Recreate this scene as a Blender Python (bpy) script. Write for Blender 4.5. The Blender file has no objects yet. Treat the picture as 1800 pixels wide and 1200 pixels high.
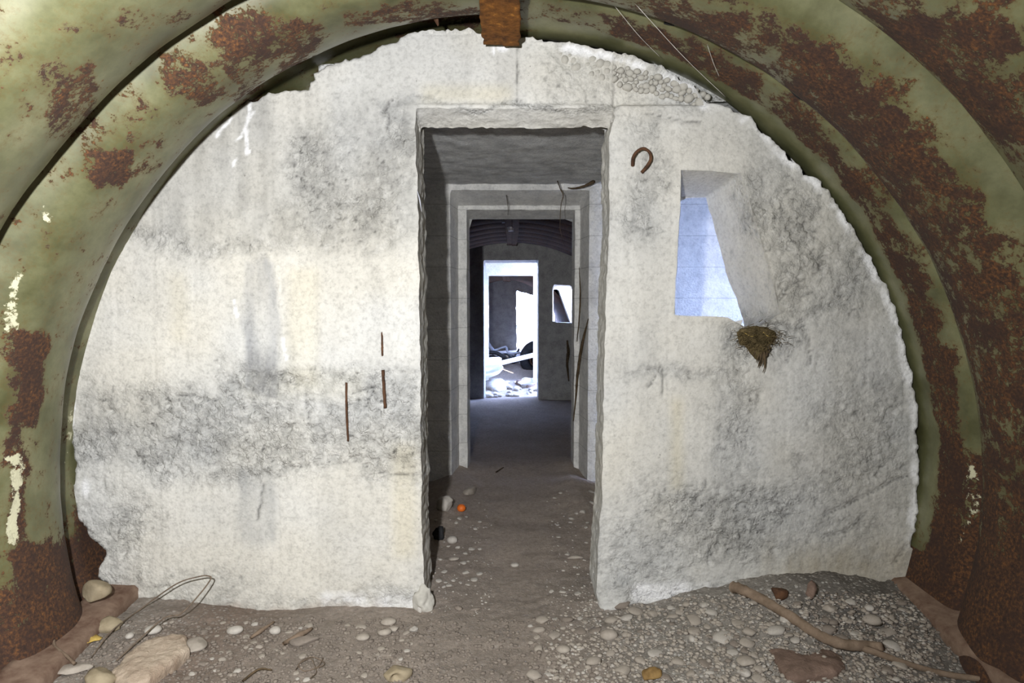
import bpy, math, random
import numpy as np
from mathutils import Vector, noise as mnoise

# ------------------------------------------------------------------ camera, world, lights
F = 1150.0                      # focal length in pixels of the 1800 x 1200 frame
EYE = 1.25
PITCH = math.atan(70.0 / F)
sc = bpy.context.scene
C = sc.collection
cam_d = bpy.data.cameras.new('camera')
cam = bpy.data.objects.new('camera', cam_d)
C.objects.link(cam)
cam.location = (0, 0, EYE)
cam.rotation_euler = (math.pi / 2 - PITCH, 0, 0)
cam_d.sensor_width = 36
cam_d.lens = F / 1800 * 36
cam_d.clip_start = 0.02
sc.camera = cam

w = bpy.data.worlds.new('world')
sc.world = w
w.use_nodes = True
bg = w.node_tree.nodes['Background']
bg.inputs[0].default_value = (0.38, 0.53, 1.0, 1)
bg.inputs[1].default_value = 54.0

fl_d = bpy.data.lights.new('flash', 'AREA')      # the photographer's flash, left of and above the lens
fl_d.shape = 'DISK'
fl_d.size = 0.07
fl_d.energy = 108
fl_d.color = (0.99, 0.995, 1.0)
fl = bpy.data.objects.new('flash', fl_d)
C.objects.link(fl)
fl.location = (-0.26, 0.0, EYE + 0.20)
fl.rotation_euler = (Vector((-1.5, 2.6, 1.15)) - fl.location).to_track_quat('-Z', 'Y').to_euler()

sun_d = bpy.data.lights.new('sun', 'SUN'); sun_d.energy = 26; sun_d.angle = 0.01; sun_d.color = (1.0, 0.95, 0.88)
sun = bpy.data.objects.new('sun', sun_d); C.objects.link(sun)
sun.rotation_euler = Vector((-0.62, 0.48, -0.72)).to_track_quat('-Z', 'Y').to_euler()

def portal(loc, sx, sy, direction):
    d = bpy.data.lights.new('daylight_portal', 'AREA')
    d.shape = 'RECTANGLE'; d.size = sx; d.size_y = sy
    d.cycles.is_portal = True
    o = bpy.data.objects.new('daylight_portal', d)
    C.objects.link(o); o.location = loc
    o.rotation_euler = Vector(direction).to_track_quat('-Z', 'Z').to_euler()
portal((1.98, 3.80, 1.02), 1.0, 1.9, (-1, 0, 0))
portal((1.45, 9.08, 0.95), 0.9, 1.8, (-1, 0, 0))
portal((0.65, 9.08, 1.90), 1.7, 1.0, (0, 0, -1))

sc.view_settings.view_transform = 'Standard'
sc.view_settings.look = 'None'
sc.view_settings.exposure = 0.0
sc.view_settings.gamma = 1.0
sc.view_settings.use_curve_mapping = False
sc.cycles.max_bounces = 8
sc.cycles.diffuse_bounces = 5
sc.cycles.sample_clamp_indirect = 6

# ------------------------------------------------------------------ helpers
rng = np.random.RandomState(11)
random.seed(5)
FW = np.array([0, math.cos(PITCH), -math.sin(PITCH)])
UP = np.array([0, math.sin(PITCH), math.cos(PITCH)])
RT = np.array([1.0, 0, 0])

def at(px, py, D):
    """world point seen at pixel (px,py) that lies in the plane y = D"""
    d = RT * ((px - 900) / F) + FW + UP * ((600 - py) / F)
    return np.array([0, 0, EYE]) + d * (D / d[1])

def on_floor(px, py, z=0.0):
    d = RT * ((px - 900) / F) + FW + UP * ((600 - py) / F)
    return np.array([0, 0, EYE]) + d * ((z - EYE) / d[2])

def to_px(P):
    q = P - np.array([0, 0, EYE])
    dep = np.maximum(q @ FW, 1e-3)
    return 900 + F * (q @ RT) / dep, 600 - F * (q @ UP) / dep

def _hash(ix, iy, iz, seed):
    h = (ix * 374761393 + iy * 668265263 + iz * 2147483647 + seed * 144665) & 0xFFFFFFFF
    h = ((h ^ (h >> 13)) * 1274126177) & 0xFFFFFFFF
    h = ((h ^ (h >> 16)) * 2246822519) & 0xFFFFFFFF
    return ((h ^ (h >> 15)) & 0xFFFFFF) / float(0xFFFFFF)

def vnoise(P, seed=0):
    I = np.floor(P).astype(np.int64); f = P - I; f = f * f * (3 - 2 * f)
    out = 0
    for dx in (0, 1):
        for dy in (0, 1):
            for dz in (0, 1):
                wgt = (f[:, 0] if dx else 1 - f[:, 0]) * (f[:, 1] if dy else 1 - f[:, 1]) * (f[:, 2] if dz else 1 - f[:, 2])
                out = out + wgt * _hash(I[:, 0] + dx, I[:, 1] + dy, I[:, 2] + dz, seed)
    return out

def fbm(P, scale, octaves=4, seed=0):
    """about -1..1"""
    P = np.asarray(P, float); a = 1.0; s = 0.0; t = 0.0; f = scale
    for k in range(octaves):
        s = s + a * (vnoise(P * f + 17.3 * k, seed + k) * 2 - 1); t += a; a *= 0.55; f *= 2.07
    return s / t * 1.6

def worley(P, scale, seed=0):
    """distance to the nearest feature point, and that cell's random number"""
    Q = P * scale; I = np.floor(Q).astype(np.int64)
    best = np.full(len(P), 9.0); cid = np.zeros(len(P))
    for dx in (-1, 0, 1):
        for dy in (-1, 0, 1):
            for dz in (-1, 0, 1):
                J = I + np.array([dx, dy, dz])
                c = np.stack([J[:, 0] + _hash(J[:, 0], J[:, 1], J[:, 2], seed + 1),
                              J[:, 1] + _hash(J[:, 0], J[:, 1], J[:, 2], seed + 2),
                              J[:, 2] + _hash(J[:, 0], J[:, 1], J[:, 2], seed + 3)], 1)
                d = np.sqrt(((Q - c) ** 2).sum(1))
                m = d < best
                best = np.where(m, d, best)
                cid = np.where(m, _hash(J[:, 0], J[:, 1], J[:, 2], seed + 4), cid)
    return best, cid

def sstep(x, a, b):
    t = np.clip((x - a) / (b - a), 0, 1)
    return t * t * (3 - 2 * t)

def mesh_obj(name, V, Fc, mat, parent=None, smooth=True, attrs=None, loc=None):
    me = bpy.data.meshes.new(name)
    V = np.asarray(V, float)
    me.vertices.add(len(V)); me.vertices.foreach_set('co', V.ravel())
    if isinstance(Fc, np.ndarray):
        n, k = Fc.shape
        me.loops.add(n * k); me.loops.foreach_set('vertex_index', Fc.ravel().astype(np.int32))
        me.polygons.add(n); me.polygons.foreach_set('loop_start', np.arange(0, n * k, k, dtype=np.int32))
        me.polygons.foreach_set('loop_total', np.full(n, k, dtype=np.int32))
        me.update(calc_edges=True)
    else:
        bpy.data.meshes.remove(me); me = bpy.data.meshes.new(name)
        me.from_pydata([tuple(v) for v in V], [], Fc)
    if smooth:
        me.polygons.foreach_set('use_smooth', np.ones(len(me.polygons), dtype=bool))
    for k, a in (attrs or {}).items():
        a = np.asarray(a, np.float32)
        if a.ndim == 1:
            at_ = me.attributes.new(k, 'FLOAT', 'POINT'); at_.data.foreach_set('value', a)
        else:
            at_ = me.attributes.new(k, 'FLOAT_COLOR', 'POINT')
            at_.data.foreach_set('color', np.concatenate([a, np.ones((len(a), 1), np.float32)], 1).ravel())
    me.materials.append(mat)
    me.validate(); me.update()
    o = bpy.data.objects.new(name, me)
    C.objects.link(o)
    if parent is not None: o.parent = parent
    if loc is not None: o.location = loc
    return o

def tag(o, label, cat, group=None):
    o['label'] = label; o['category'] = cat
    if group: o['group'] = group
    return o

def struct(o):
    o['kind'] = 'structure'; return o

def empty(name, loc):
    o = bpy.data.objects.new(name, None); C.objects.link(o); o.location = loc
    o.empty_display_size = 0.1
    return o

def grid_faces(nu, nv, off=0, flip=False):
    i = np.arange(nu - 1)[:, None]; j = np.arange(nv - 1)[None, :]
    a = (i * nv + j).ravel() + off
    q = np.stack([a, a + nv, a + nv + 1, a + 1], 1)
    return q[:, ::-1].copy() if flip else q

class Parts:
    """collects vertex / quad blocks, becomes one mesh"""
    def __init__(s): s.V = []; s.F = []; s.n = 0
    def add(s, V, Fq):
        V = np.asarray(V, float); s.V.append(V); s.F.append(np.asarray(Fq) + s.n); s.n += len(V); return s
    def build(s, name, mat, parent=None, **k):
        V = np.concatenate(s.V); q = np.concatenate(s.F)
        return mesh_obj(name, V, q, mat, parent, **k)

def catmull(pts, n):
    P = np.array(pts, float)
    P = np.vstack([2 * P[0] - P[1], P, 2 * P[-1] - P[-2]])
    out = []
    for i in range(1, len(P) - 2):
        for t in np.linspace(0, 1, n, endpoint=False):
            a, b, c, d = P[i - 1], P[i], P[i + 1], P[i + 2]
            out.append(0.5 * ((2 * b) + (c - a) * t + (2 * a - 5 * b + 4 * c - d) * t * t + (3 * b - a - 3 * c + d) * t ** 3))
    out.append(P[-2])
    return np.array(out)

def tube_vf(pts, r, seg=6, wob=0.0, seed=0, closed=False):
    P = np.array(pts, float); n = len(P)
    r = np.full(n, r) if np.isscalar(r) else np.interp(np.linspace(0, 1, n), np.linspace(0, 1, len(r)), r)
    T = np.gradient(P, axis=0) if not closed else np.roll(P, -1, 0) - np.roll(P, 1, 0)
    T /= np.linalg.norm(T, axis=1)[:, None] + 1e-9
    ref = np.array([0.13, 0.2, 0.97]) if abs(T[:, 2]).mean() < 0.85 else np.array([1.0, 0.1, 0])
    A = np.cross(T, ref); A /= np.linalg.norm(A, axis=1)[:, None] + 1e-9
    B = np.cross(T, A)
    rr = random.Random(seed)
    V = []
    for k in range(seg):
        a = 2 * math.pi * k / seg
        V.append(P + (A * math.cos(a) + B * math.sin(a)) * (r * (1 + wob * rr.uniform(-1, 1)))[:, None])
    V = np.stack(V, 1).reshape(-1, 3)
    if wob: V = V + np.random.RandomState(seed).uniform(-1, 1, V.shape) * (np.repeat(r, seg) * wob)[:, None]
    q = []
    m = n if closed else n - 1
    for i in range(m):
        for k in range(seg):
            q.append([i * seg + k, i * seg + (k + 1) % seg, ((i + 1) % n) * seg + (k + 1) % seg, ((i + 1) % n) * seg + k])
    if not closed:
        for base, e in ((0, P[0]), ((n - 1) * seg, P[-1])):
            c = len(V); V = np.vstack([V, e[None]])
            for k in range(0, seg, 1):
                q.append([base + k, base + (k + 1) % seg, c, c])
    return V, q

def tube(name, pts, r, mat, parent=None, seg=6, wob=0.0, seed=0, closed=False):
    V, q = tube_vf(pts, r, seg, wob, seed, closed)
    fs = [tuple(dict.fromkeys(f)) for f in q]
    return mesh_obj(name, V, fs, mat, parent)

def ico(sub):
    import bmesh
    bm = bmesh.new(); bmesh.ops.create_icosphere(bm, subdivisions=sub, radius=1.0)
    bm.verts.ensure_lookup_table()
    V = np.array([v.co[:] for v in bm.verts]); T = np.array([[v.index for v in f.verts] for f in bm.faces])
    bm.free(); return V, T
ICO1, ICO2, ICO3, ICO4 = ico(1), ico(2), ico(3), ico(4)

def stone_verts(seed, base=ICO2, rough=0.18, facets=0, flat=1.0):
    V, T = base; V = V.copy()
    r = np.random.RandomState(seed)
    off = r.uniform(0, 50, 3)
    V *= (1 + rough * fbm(V + off, 1.1, 3, seed))[:, None]
    for k in range(facets):                      # cut flat faces
        n = r.normal(size=3); n /= np.linalg.norm(n); d = r.uniform(0.45, 0.8)
        e = np.maximum(V @ n - d, 0); V -= e[:, None] * n * 0.92
    V[:, 2] *= flat
    return V, T

# ------------------------------------------------------------------ materials
def new_mat(name, rough=0.8, spec=0.3):
    m = bpy.data.materials.new(name); m.use_nodes = True
    nt = m.node_tree; b = nt.nodes['Principled BSDF']
    b.inputs['Roughness'].default_value = rough
    b.inputs['Specular IOR Level'].default_value = spec
    return m, nt, b
def N(nt, t, **kw):
    n = nt.nodes.new(t)
    for k, v in kw.items(): setattr(n, k, v)
    return n
def noise_node(nt, scale, detail=6, rough=0.6, vec=None, dist=0.0):
    n = N(nt, 'ShaderNodeTexNoise'); n.inputs['Scale'].default_value = scale
    n.inputs['Detail'].default_value = detail; n.inputs['Roughness'].default_value = rough
    n.inputs['Distortion'].default_value = dist
    if vec is not None: nt.links.new(vec, n.inputs['Vector'])
    return n
def ramp(nt, src, stops):
    r = N(nt, 'ShaderNodeValToRGB'); nt.links.new(src, r.inputs[0])
    el = r.color_ramp.elements
    while len(el) < len(stops): el.new(0.5)
    for e, (p, c) in zip(el, stops):
        e.position = p; e.color = (*c, 1) if len(c) == 3 else c
    return r
def g(v): return (v, v, v)
def mix(nt, fac, a, b, mode='MIX'):
    m = N(nt, 'ShaderNodeMix', data_type='RGBA', blend_type=mode)
    for s, v in ((m.inputs[0], fac), (m.inputs[6], a), (m.inputs[7], b)):
        if isinstance(v, bpy.types.NodeSocket): nt.links.new(v, s)
        elif isinstance(v, (int, float)): s.default_value = v
        else: s.default_value = (*v, 1)
    return m.outputs[2]
def math_node(nt, op, a, b=0.0, clamp=False):
    m = N(nt, 'ShaderNodeMath', operation=op); m.use_clamp = clamp
    for s, v in ((m.inputs[0], a), (m.inputs[1], b)):
        if isinstance(v, bpy.types.NodeSocket): nt.links.new(v, s)
        else: s.default_value = v
    return m.outputs[0]
def bump(nt, b, h, strength, dist):
    n = N(nt, 'ShaderNodeBump'); n.inputs['Distance'].default_value = dist
    if isinstance(strength, bpy.types.NodeSocket): nt.links.new(strength, n.inputs['Strength'])
    else: n.inputs['Strength'].default_value = strength
    nt.links.new(h, n.inputs['Height']); nt.links.new(n.outputs[0], b.inputs['Normal'])

def concrete_mat(name, use_attr, base=(0.76, 0.75, 0.72), dark=(0.52, 0.515, 0.50), bump_s=0.5, lines=None):
    m, nt, b = new_mat(name, 0.92, 0.15)
    tc = N(nt, 'ShaderNodeTexCoord'); vec = tc.outputs['Object']
    n1 = noise_node(nt, 60, 8, 0.7, vec); n2 = noise_node(nt, 9, 6, 0.65, vec)
    if use_attr:
        a = N(nt, 'ShaderNodeAttribute', attribute_name='tint'); col = a.outputs['Color']
    else:
        col = ramp(nt, n2.outputs[0], [(0.33, dark), (0.6, base)]).outputs[0]
    mott = ramp(nt, n1.outputs[0], [(0.30, g(0.60)), (0.50, g(1.0)), (0.72, g(1.15))])
    col = mix(nt, 0.65, col, mott.outputs[0], 'MULTIPLY')
    # small bug holes
    vo = N(nt, 'ShaderNodeTexVoronoi'); vo.inputs['Scale'].default_value = 42
    nt.links.new(vec, vo.inputs['Vector'])
    nh = noise_node(nt, 14, 3, 0.5, vec)
    rr = math_node(nt, 'MULTIPLY', ramp(nt, nh.outputs[0], [(0.55, g(0)), (0.75, g(1))]).outputs[0], 0.16)
    hole = math_node(nt, 'LESS_THAN', vo.outputs['Distance'], rr)
    col = mix(nt, math_node(nt, 'MULTIPLY', hole, 0.55), col, (0.16, 0.15, 0.13))
    if lines:
        sep = N(nt, 'ShaderNodeSeparateXYZ'); nt.links.new(vec, sep.inputs[0])
        s, sock, wd = lines
        ph = math_node(nt, 'FRACT', math_node(nt, 'MULTIPLY', sep.outputs[sock], 1.0 / s))
        ln = math_node(nt, 'LESS_THAN', ph, wd)
        col = mix(nt, math_node(nt, 'MULTIPLY', ln, 0.55), col, (0.12, 0.12, 0.11))
    nt.links.new(col, b.inputs['Base Color'])
    h1 = noise_node(nt, 120, 6, 0.7, vec)
    vo2 = N(nt, 'ShaderNodeTexVoronoi'); vo2.inputs['Scale'].default_value = 75; nt.links.new(vec, vo2.inputs['Vector'])
    h = math_node(nt, 'ADD', h1.outputs[0], math_node(nt, 'MULTIPLY', vo2.outputs['Distance'], -0.7))
    h = math_node(nt, 'SUBTRACT', h, math_node(nt, 'MULTIPLY', hole, 0.8))
    if use_attr:
        rf = N(nt, 'ShaderNodeAttribute', attribute_name='rough').outputs['Fac']
        wn = noise_node(nt, 30, 4, 0.6, vec)
        wv = N(nt, 'ShaderNodeVectorMath', operation='MULTIPLY_ADD')
        nt.links.new(wn.outputs['Color'], wv.inputs[0]); wv.inputs[1].default_value = (0.035, 0.035, 0.035); nt.links.new(vec, wv.inputs[2])
        dens = noise_node(nt, 11, 5, 0.65, vec)
        crev = None; hh = None
        for sc_, lo_, th_ in ((34, 0.55, 0.040), (70, 0.52, 0.055)):
            ve = N(nt, 'ShaderNodeTexVoronoi', feature='DISTANCE_TO_EDGE'); ve.inputs['Scale'].default_value = sc_; nt.links.new(wv.outputs[0], ve.inputs['Vector'])
            ln = math_node(nt, 'SUBTRACT', 1.0, math_node(nt, 'MULTIPLY', ve.outputs['Distance'], 1.0 / th_), True)
            gate = ramp(nt, noise_node(nt, sc_ * 0.42, 3, 0.6, vec).outputs[0], [(lo_, g(0)), (lo_ + 0.10, g(1))]).outputs[0]
            ln = math_node(nt, 'MULTIPLY', ln, gate)
            crev = ln if crev is None else math_node(nt, 'MAXIMUM', crev, ln)
            ht = math_node(nt, 'MINIMUM', ve.outputs['Distance'], 0.30)
            hh = ht if hh is None else math_node(nt, 'ADD', hh, math_node(nt, 'MULTIPLY', ht, 0.5))
        amt = math_node(nt, 'ADD', math_node(nt, 'MULTIPLY', rf, 1.1), math_node(nt, 'MULTIPLY', math_node(nt, 'SUBTRACT', dens.outputs[0], 0.56), 2.2, True), True)
        crev = math_node(nt, 'MULTIPLY', crev, amt)
        col = mix(nt, math_node(nt, 'MULTIPLY', crev, 0.50), col, (0.10, 0.095, 0.08)); nt.links.new(col, b.inputs['Base Color'])
        h = math_node(nt, 'ADD', h, math_node(nt, 'MULTIPLY', math_node(nt, 'MULTIPLY', hh, rf), 1.5))
        h = math_node(nt, 'SUBTRACT', h, math_node(nt, 'MULTIPLY', crev, 0.5))
        ra = N(nt, 'ShaderNodeAttribute', attribute_name='rough')
        st = math_node(nt, 'ADD', math_node(nt, 'MULTIPLY', ra.outputs['Fac'], 0.42), 0.26)
        bump(nt, b, h, st, 0.014)
    else:
        bump(nt, b, h, bump_s, 0.010)
    return m
M_WALL = concrete_mat('wall_concrete', True)
M_CONC = concrete_mat('passage_concrete', False)  # base lightened to make up for flash falloff in the passage
M_SLAB = concrete_mat('slab_concrete', False, (0.76, 0.76, 0.74), (0.46, 0.46, 0.45), 0.9)  # colour raised where the flash fades with distance
M_BOARD = concrete_mat('board_marked_concrete', False, (0.78, 0.77, 0.74), (0.58, 0.575, 0.56), 0.45, (0.212, 2, 0.016))
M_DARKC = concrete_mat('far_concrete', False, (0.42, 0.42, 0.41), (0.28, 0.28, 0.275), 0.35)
M_PALE = concrete_mat('pale_concrete', False, (0.66, 0.64, 0.60), (0.5, 0.48, 0.44), 0.35)

def steel_mat(name, gain=1.0):
    m, nt, b = new_mat(name, 0.42, 0.5)
    tc = N(nt, 'ShaderNodeTexCoord'); vec = tc.outputs['Object']
    ru = N(nt, 'ShaderNodeAttribute', attribute_name='rust').outputs['Fac']
    wh = N(nt, 'ShaderNodeAttribute', attribute_name='white').outputs['Fac']
    big = noise_node(nt, 5.0, 4, 0.6, vec); med = noise_node(nt, 17, 10, 0.74, vec, 0.1); fine = noise_node(nt, 90, 5, 0.7, vec)
    paint = ramp(nt, big.outputs[0], [(0.32, (0.085, 0.085, 0.035)), (0.50, (0.150, 0.152, 0.074)), (0.70, (0.225, 0.220, 0.120))]).outputs[0]
    paint = mix(nt, 0.35, paint, ramp(nt, fine.outputs[0], [(0.3, g(0.6)), (0.6, g(1.05))]).outputs[0], 'MULTIPLY')
    rcol = ramp(nt, fine.outputs[0], [(0.30, (0.018, 0.010, 0.007)), (0.48, (0.058, 0.027, 0.015)), (0.60, (0.130, 0.055, 0.020)), (0.74, (0.30, 0.125, 0.03))]).outputs[0]
    rcol = mix(nt, ramp(nt, noise_node(nt, 8, 4, 0.6, vec).outputs[0], [(0.4, g(0)), (0.62, g(0.75))]).outputs[0], rcol, (0.040, 0.020, 0.015))
    # rust where noise exceeds a threshold that the painted bias moves
    v = math_node(nt, 'ADD', med.outputs[0], math_node(nt, 'MULTIPLY', math_node(nt, 'SUBTRACT', big.outputs[0], 0.5), 0.25))
    v = math_node(nt, 'ADD', v, math_node(nt, 'MULTIPLY', math_node(nt, 'SUBTRACT', ru, 0.5), 0.62))
    v = math_node(nt, 'ADD', v, math_node(nt, 'MULTIPLY', math_node(nt, 'SUBTRACT', fine.outputs[0], 0.5), 0.45))
    edge = ramp(nt, v, [(0.575, g(0)), (0.62, g(1))]).outputs[0]
    halo = ramp(nt, v, [(0.44, g(0)), (0.60, g(0.6))]).outputs[0]
    col = mix(nt, halo, paint, (0.120, 0.080, 0.024))
    # pale streaks of bare lime, then rust over everything
    wv = math_node(nt, 'ADD', noise_node(nt, 26, 8, 0.75, vec).outputs[0], math_node(nt, 'MULTIPLY', math_node(nt, 'SUBTRACT', wh, 1.0), 0.6))
    wf = ramp(nt, wv, [(0.46, g(0)), (0.50, g(1))]).outputs[0]
    col = mix(nt, edge, col, rcol)
    col = mix(nt, wf, col, (0.62, 0.60, 0.42))
    col = mix(nt, 1.0, col, g(gain), 'MULTIPLY')
    nt.links.new(col, b.inputs['Base Color'])
    col2 = None
    rg = mix(nt, edge, g(0.40), g(0.9)); nt.links.new(rg, b.inputs['Roughness'])
    h = math_node(nt, 'ADD', math_node(nt, 'MULTIPLY', edge, 0.5), math_node(nt, 'MULTIPLY', math_node(nt, 'MULTIPLY', fine.outputs[0], edge), 1.2))
    h = math_node(nt, 'ADD', h, math_node(nt, 'MULTIPLY', noise_node(nt, 3.0, 2, 0.5, vec).outputs[0], 2.0))
    bump(nt, b, h, 0.5, 0.004)
    return m
M_STEEL = steel_mat('painted_rusting_steel')

def simple_mat(name, c1, c2, scale=20, rough=0.85, spec=0.25, bs=0.4, bd=0.004, c3=None, metal=0.0):
    m, nt, b = new_mat(name, rough, spec)
    tc = N(nt, 'ShaderNodeTexCoord'); vec = tc.outputs['Object']
    n = noise_node(nt, scale, 8, 0.65, vec)
    st = [(0.32, c1), (0.62, c2)] + ([(0.72, c3)] if c3 else [])
    nt.links.new(ramp(nt, n.outputs[0], st).outputs[0], b.inputs['Base Color'])
    b.inputs['Metallic'].default_value = metal
    bump(nt, b, noise_node(nt, scale * 3, 6, 0.7, vec).outputs[0], bs, bd)
    return m
M_RUST = simple_mat('orange_rust', (0.07, 0.028, 0.010), (0.26, 0.105, 0.022), 30, 0.9, 0.2, 0.8, 0.004, (0.60, 0.26, 0.05))
M_DKRUST = simple_mat('dark_rust', (0.035, 0.02, 0.014), (0.12, 0.058, 0.03), 25, 0.9)
M_RAIL = simple_mat('dusty_rusty_rail', (0.12, 0.07, 0.05), (0.25, 0.175, 0.13), 14, 0.95, 0.1)
M_STONE = simple_mat('pebble_grey', (0.25, 0.215, 0.18), (0.40, 0.355, 0.305), 16, 0.85, 0.25, 0.25)
M_STONE2 = simple_mat('pebble_pale', (0.31, 0.28, 0.245), (0.50, 0.465, 0.42), 16, 0.85, 0.25, 0.25)
M_STONE3 = simple_mat('pebble_brown', (0.15, 0.125, 0.105), (0.26, 0.22, 0.185), 16, 0.85, 0.25, 0.25)
M_TAN = simple_mat('tan_stone', (0.22, 0.175, 0.11), (0.36, 0.30, 0.205), 14, 0.9, 0.2, 0.5)
M_PINKROCK = simple_mat('pale_pinkish_rock', (0.36, 0.27, 0.20), (0.58, 0.48, 0.38), 10, 0.9, 0.2, 1.0, 0.012, (0.70, 0.63, 0.55))
M_OCHRE = simple_mat('ochre_stone', (0.12, 0.065, 0.02), (0.30, 0.19, 0.07), 18, 0.8, 0.3, 0.4)
M_REDROCK = simple_mat('brown_slab', (0.11, 0.075, 0.058), (0.24, 0.165, 0.13), 12, 0.9, 0.15, 0.8, 0.01)
M_WOOD = simple_mat('dusty_wood', (0.14, 0.10, 0.07), (0.25, 0.185, 0.135), 20, 0.9, 0.1, 0.6)
M_ROOT = simple_mat('dry_root', (0.045, 0.032, 0.02), (0.12, 0.085, 0.05), 30, 0.9, 0.1)
M_GRASS = simple_mat('dry_moss', (0.045, 0.035, 0.018), (0.16, 0.12, 0.06), 40, 0.95, 0.05)
M_WIRE = simple_mat('rusty_wire', (0.10, 0.075, 0.055), (0.22, 0.165, 0.12), 50, 0.7)
M_LEAF = simple_mat('yellow_leaf', (0.36, 0.24, 0.06), (0.62, 0.45, 0.13), 18, 0.7)
M_ORANGE = simple_mat('orange_plastic', (0.60, 0.11, 0.01), (0.82, 0.18, 0.02), 10, 0.5, 0.4, 0.1)
M_BLACK = simple_mat('black_rubber', (0.008, 0.008, 0.009), (0.02, 0.02, 0.022), 20, 0.75, 0.3)
M_WHITE = simple_mat('white_paint', (0.66, 0.68, 0.72), (0.82, 0.83, 0.85), 8, 0.5, 0.4, 0.1)
M_HOSE = simple_mat('pale_grey_hose', (0.35, 0.37, 0.42), (0.5, 0.52, 0.58), 8, 0.5, 0.4, 0.1)
M_WEB = simple_mat('cobweb', (0.5, 0.48, 0.44), (0.7, 0.68, 0.62), 30, 0.9)
M_ZINC = simple_mat('dull_zinc', (0.35, 0.33, 0.36), (0.55, 0.52, 0.55), 30, 0.4, 0.5, 0.2, 0.002, None, 0.6)
M_PEBW = simple_mat('mortar_pebble', (0.40, 0.385, 0.345), (0.56, 0.54, 0.49), 14, 0.9, 0.15, 0.4)

def floor_mat():
    m, nt, b = new_mat('floor_dirt', 0.95, 0.1)
    tc = N(nt, 'ShaderNodeTexCoord'); vec = tc.outputs['Object']
    a = N(nt, 'ShaderNodeAttribute', attribute_name='tint')
    n = noise_node(nt, 45, 10, 0.75, vec)
    col = mix(nt, 1.0, a.outputs['Color'], ramp(nt, n.outputs[0], [(0.3, g(0.62)), (0.55, g(1.0)), (0.75, g(1.3))]).outputs[0], 'MULTIPLY')
    vo = N(nt, 'ShaderNodeTexVoronoi'); vo.inputs['Scale'].default_value = 70; nt.links.new(vec, vo.inputs['Vector'])
    gr = N(nt, 'ShaderNodeAttribute', attribute_name='gravel').outputs['Fac']
    spk = math_node(nt, 'MULTIPLY', math_node(nt, 'LESS_THAN', vo.outputs['Distance'], 0.42), gr)
    vc = N(nt, 'ShaderNodeSeparateColor'); nt.links.new(vo.outputs['Color'], vc.inputs[0])
    pc = ramp(nt, vc.outputs[0], [(0.0, (0.17, 0.15, 0.13)), (0.6, (0.34, 0.31, 0.28)), (1.0, (0.62, 0.60, 0.56))]).outputs[0]
    col = mix(nt, math_node(nt, 'MULTIPLY', spk, 0.75), col, pc)
    nt.links.new(col, b.inputs['Base Color'])
    h = math_node(nt, 'ADD', noise_node(nt, 110, 8, 0.7, vec).outputs[0], math_node(nt, 'MULTIPLY', spk, math_node(nt, 'SUBTRACT', 0.8, vo.outputs['Distance'])))
    bump(nt, b, h, 0.8, 0.008)
    return m
M_FLOOR = floor_mat()

# ------------------------------------------------------------------ masked concrete walls
def resample(poly, step, closed=True, jitter=0.0, seed=0):
    P = np.array(poly, float)
    if closed: P = np.vstack([P, P[0]])
    out = []
    for a, b in zip(P[:-1], P[1:]):
        n = max(1, int(np.linalg.norm(b - a) / step))
        for t in range(n): out.append(a + (b - a) * t / n)
    if not closed: out.append(P[-1])
    out = np.array(out)
    if jitter:
        Q = np.concatenate([out, np.zeros((len(out), 1))], 1)
        out = out + np.stack([fbm(Q, 24, 4, seed), fbm(Q, 24, 4, seed + 9)], 1) * jitter
    return out

def inside(P, poly):
    x, y = P[:, 0], P[:, 1]; r = np.zeros(len(P), bool)
    n = len(poly)
    for i in range(n):
        x0, y0 = poly[i]; x1, y1 = poly[(i + 1) % n]
        if y0 == y1: continue
        c = ((y0 > y) != (y1 > y)) & (x < (x1 - x0) * (y - y0) / (y1 - y0) + x0)
        r ^= c
    return r

def snap(P, polys):
    best = np.full(len(P), 1e9); out = P.copy()
    for poly in polys:
        A = poly; B = np.roll(poly, -1, 0)
        for a, b in zip(A, B):
            d = b - a; L = d @ d
            if L < 1e-12: continue
            t = np.clip(((P - a) @ d) / L, 0, 1)
            q = a + t[:, None] * d
            dd = ((P - q) ** 2).sum(1); m = dd < best
            best = np.where(m, dd, best); out = np.where(m[:, None], q, out)
    return out, np.sqrt(best)

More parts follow.
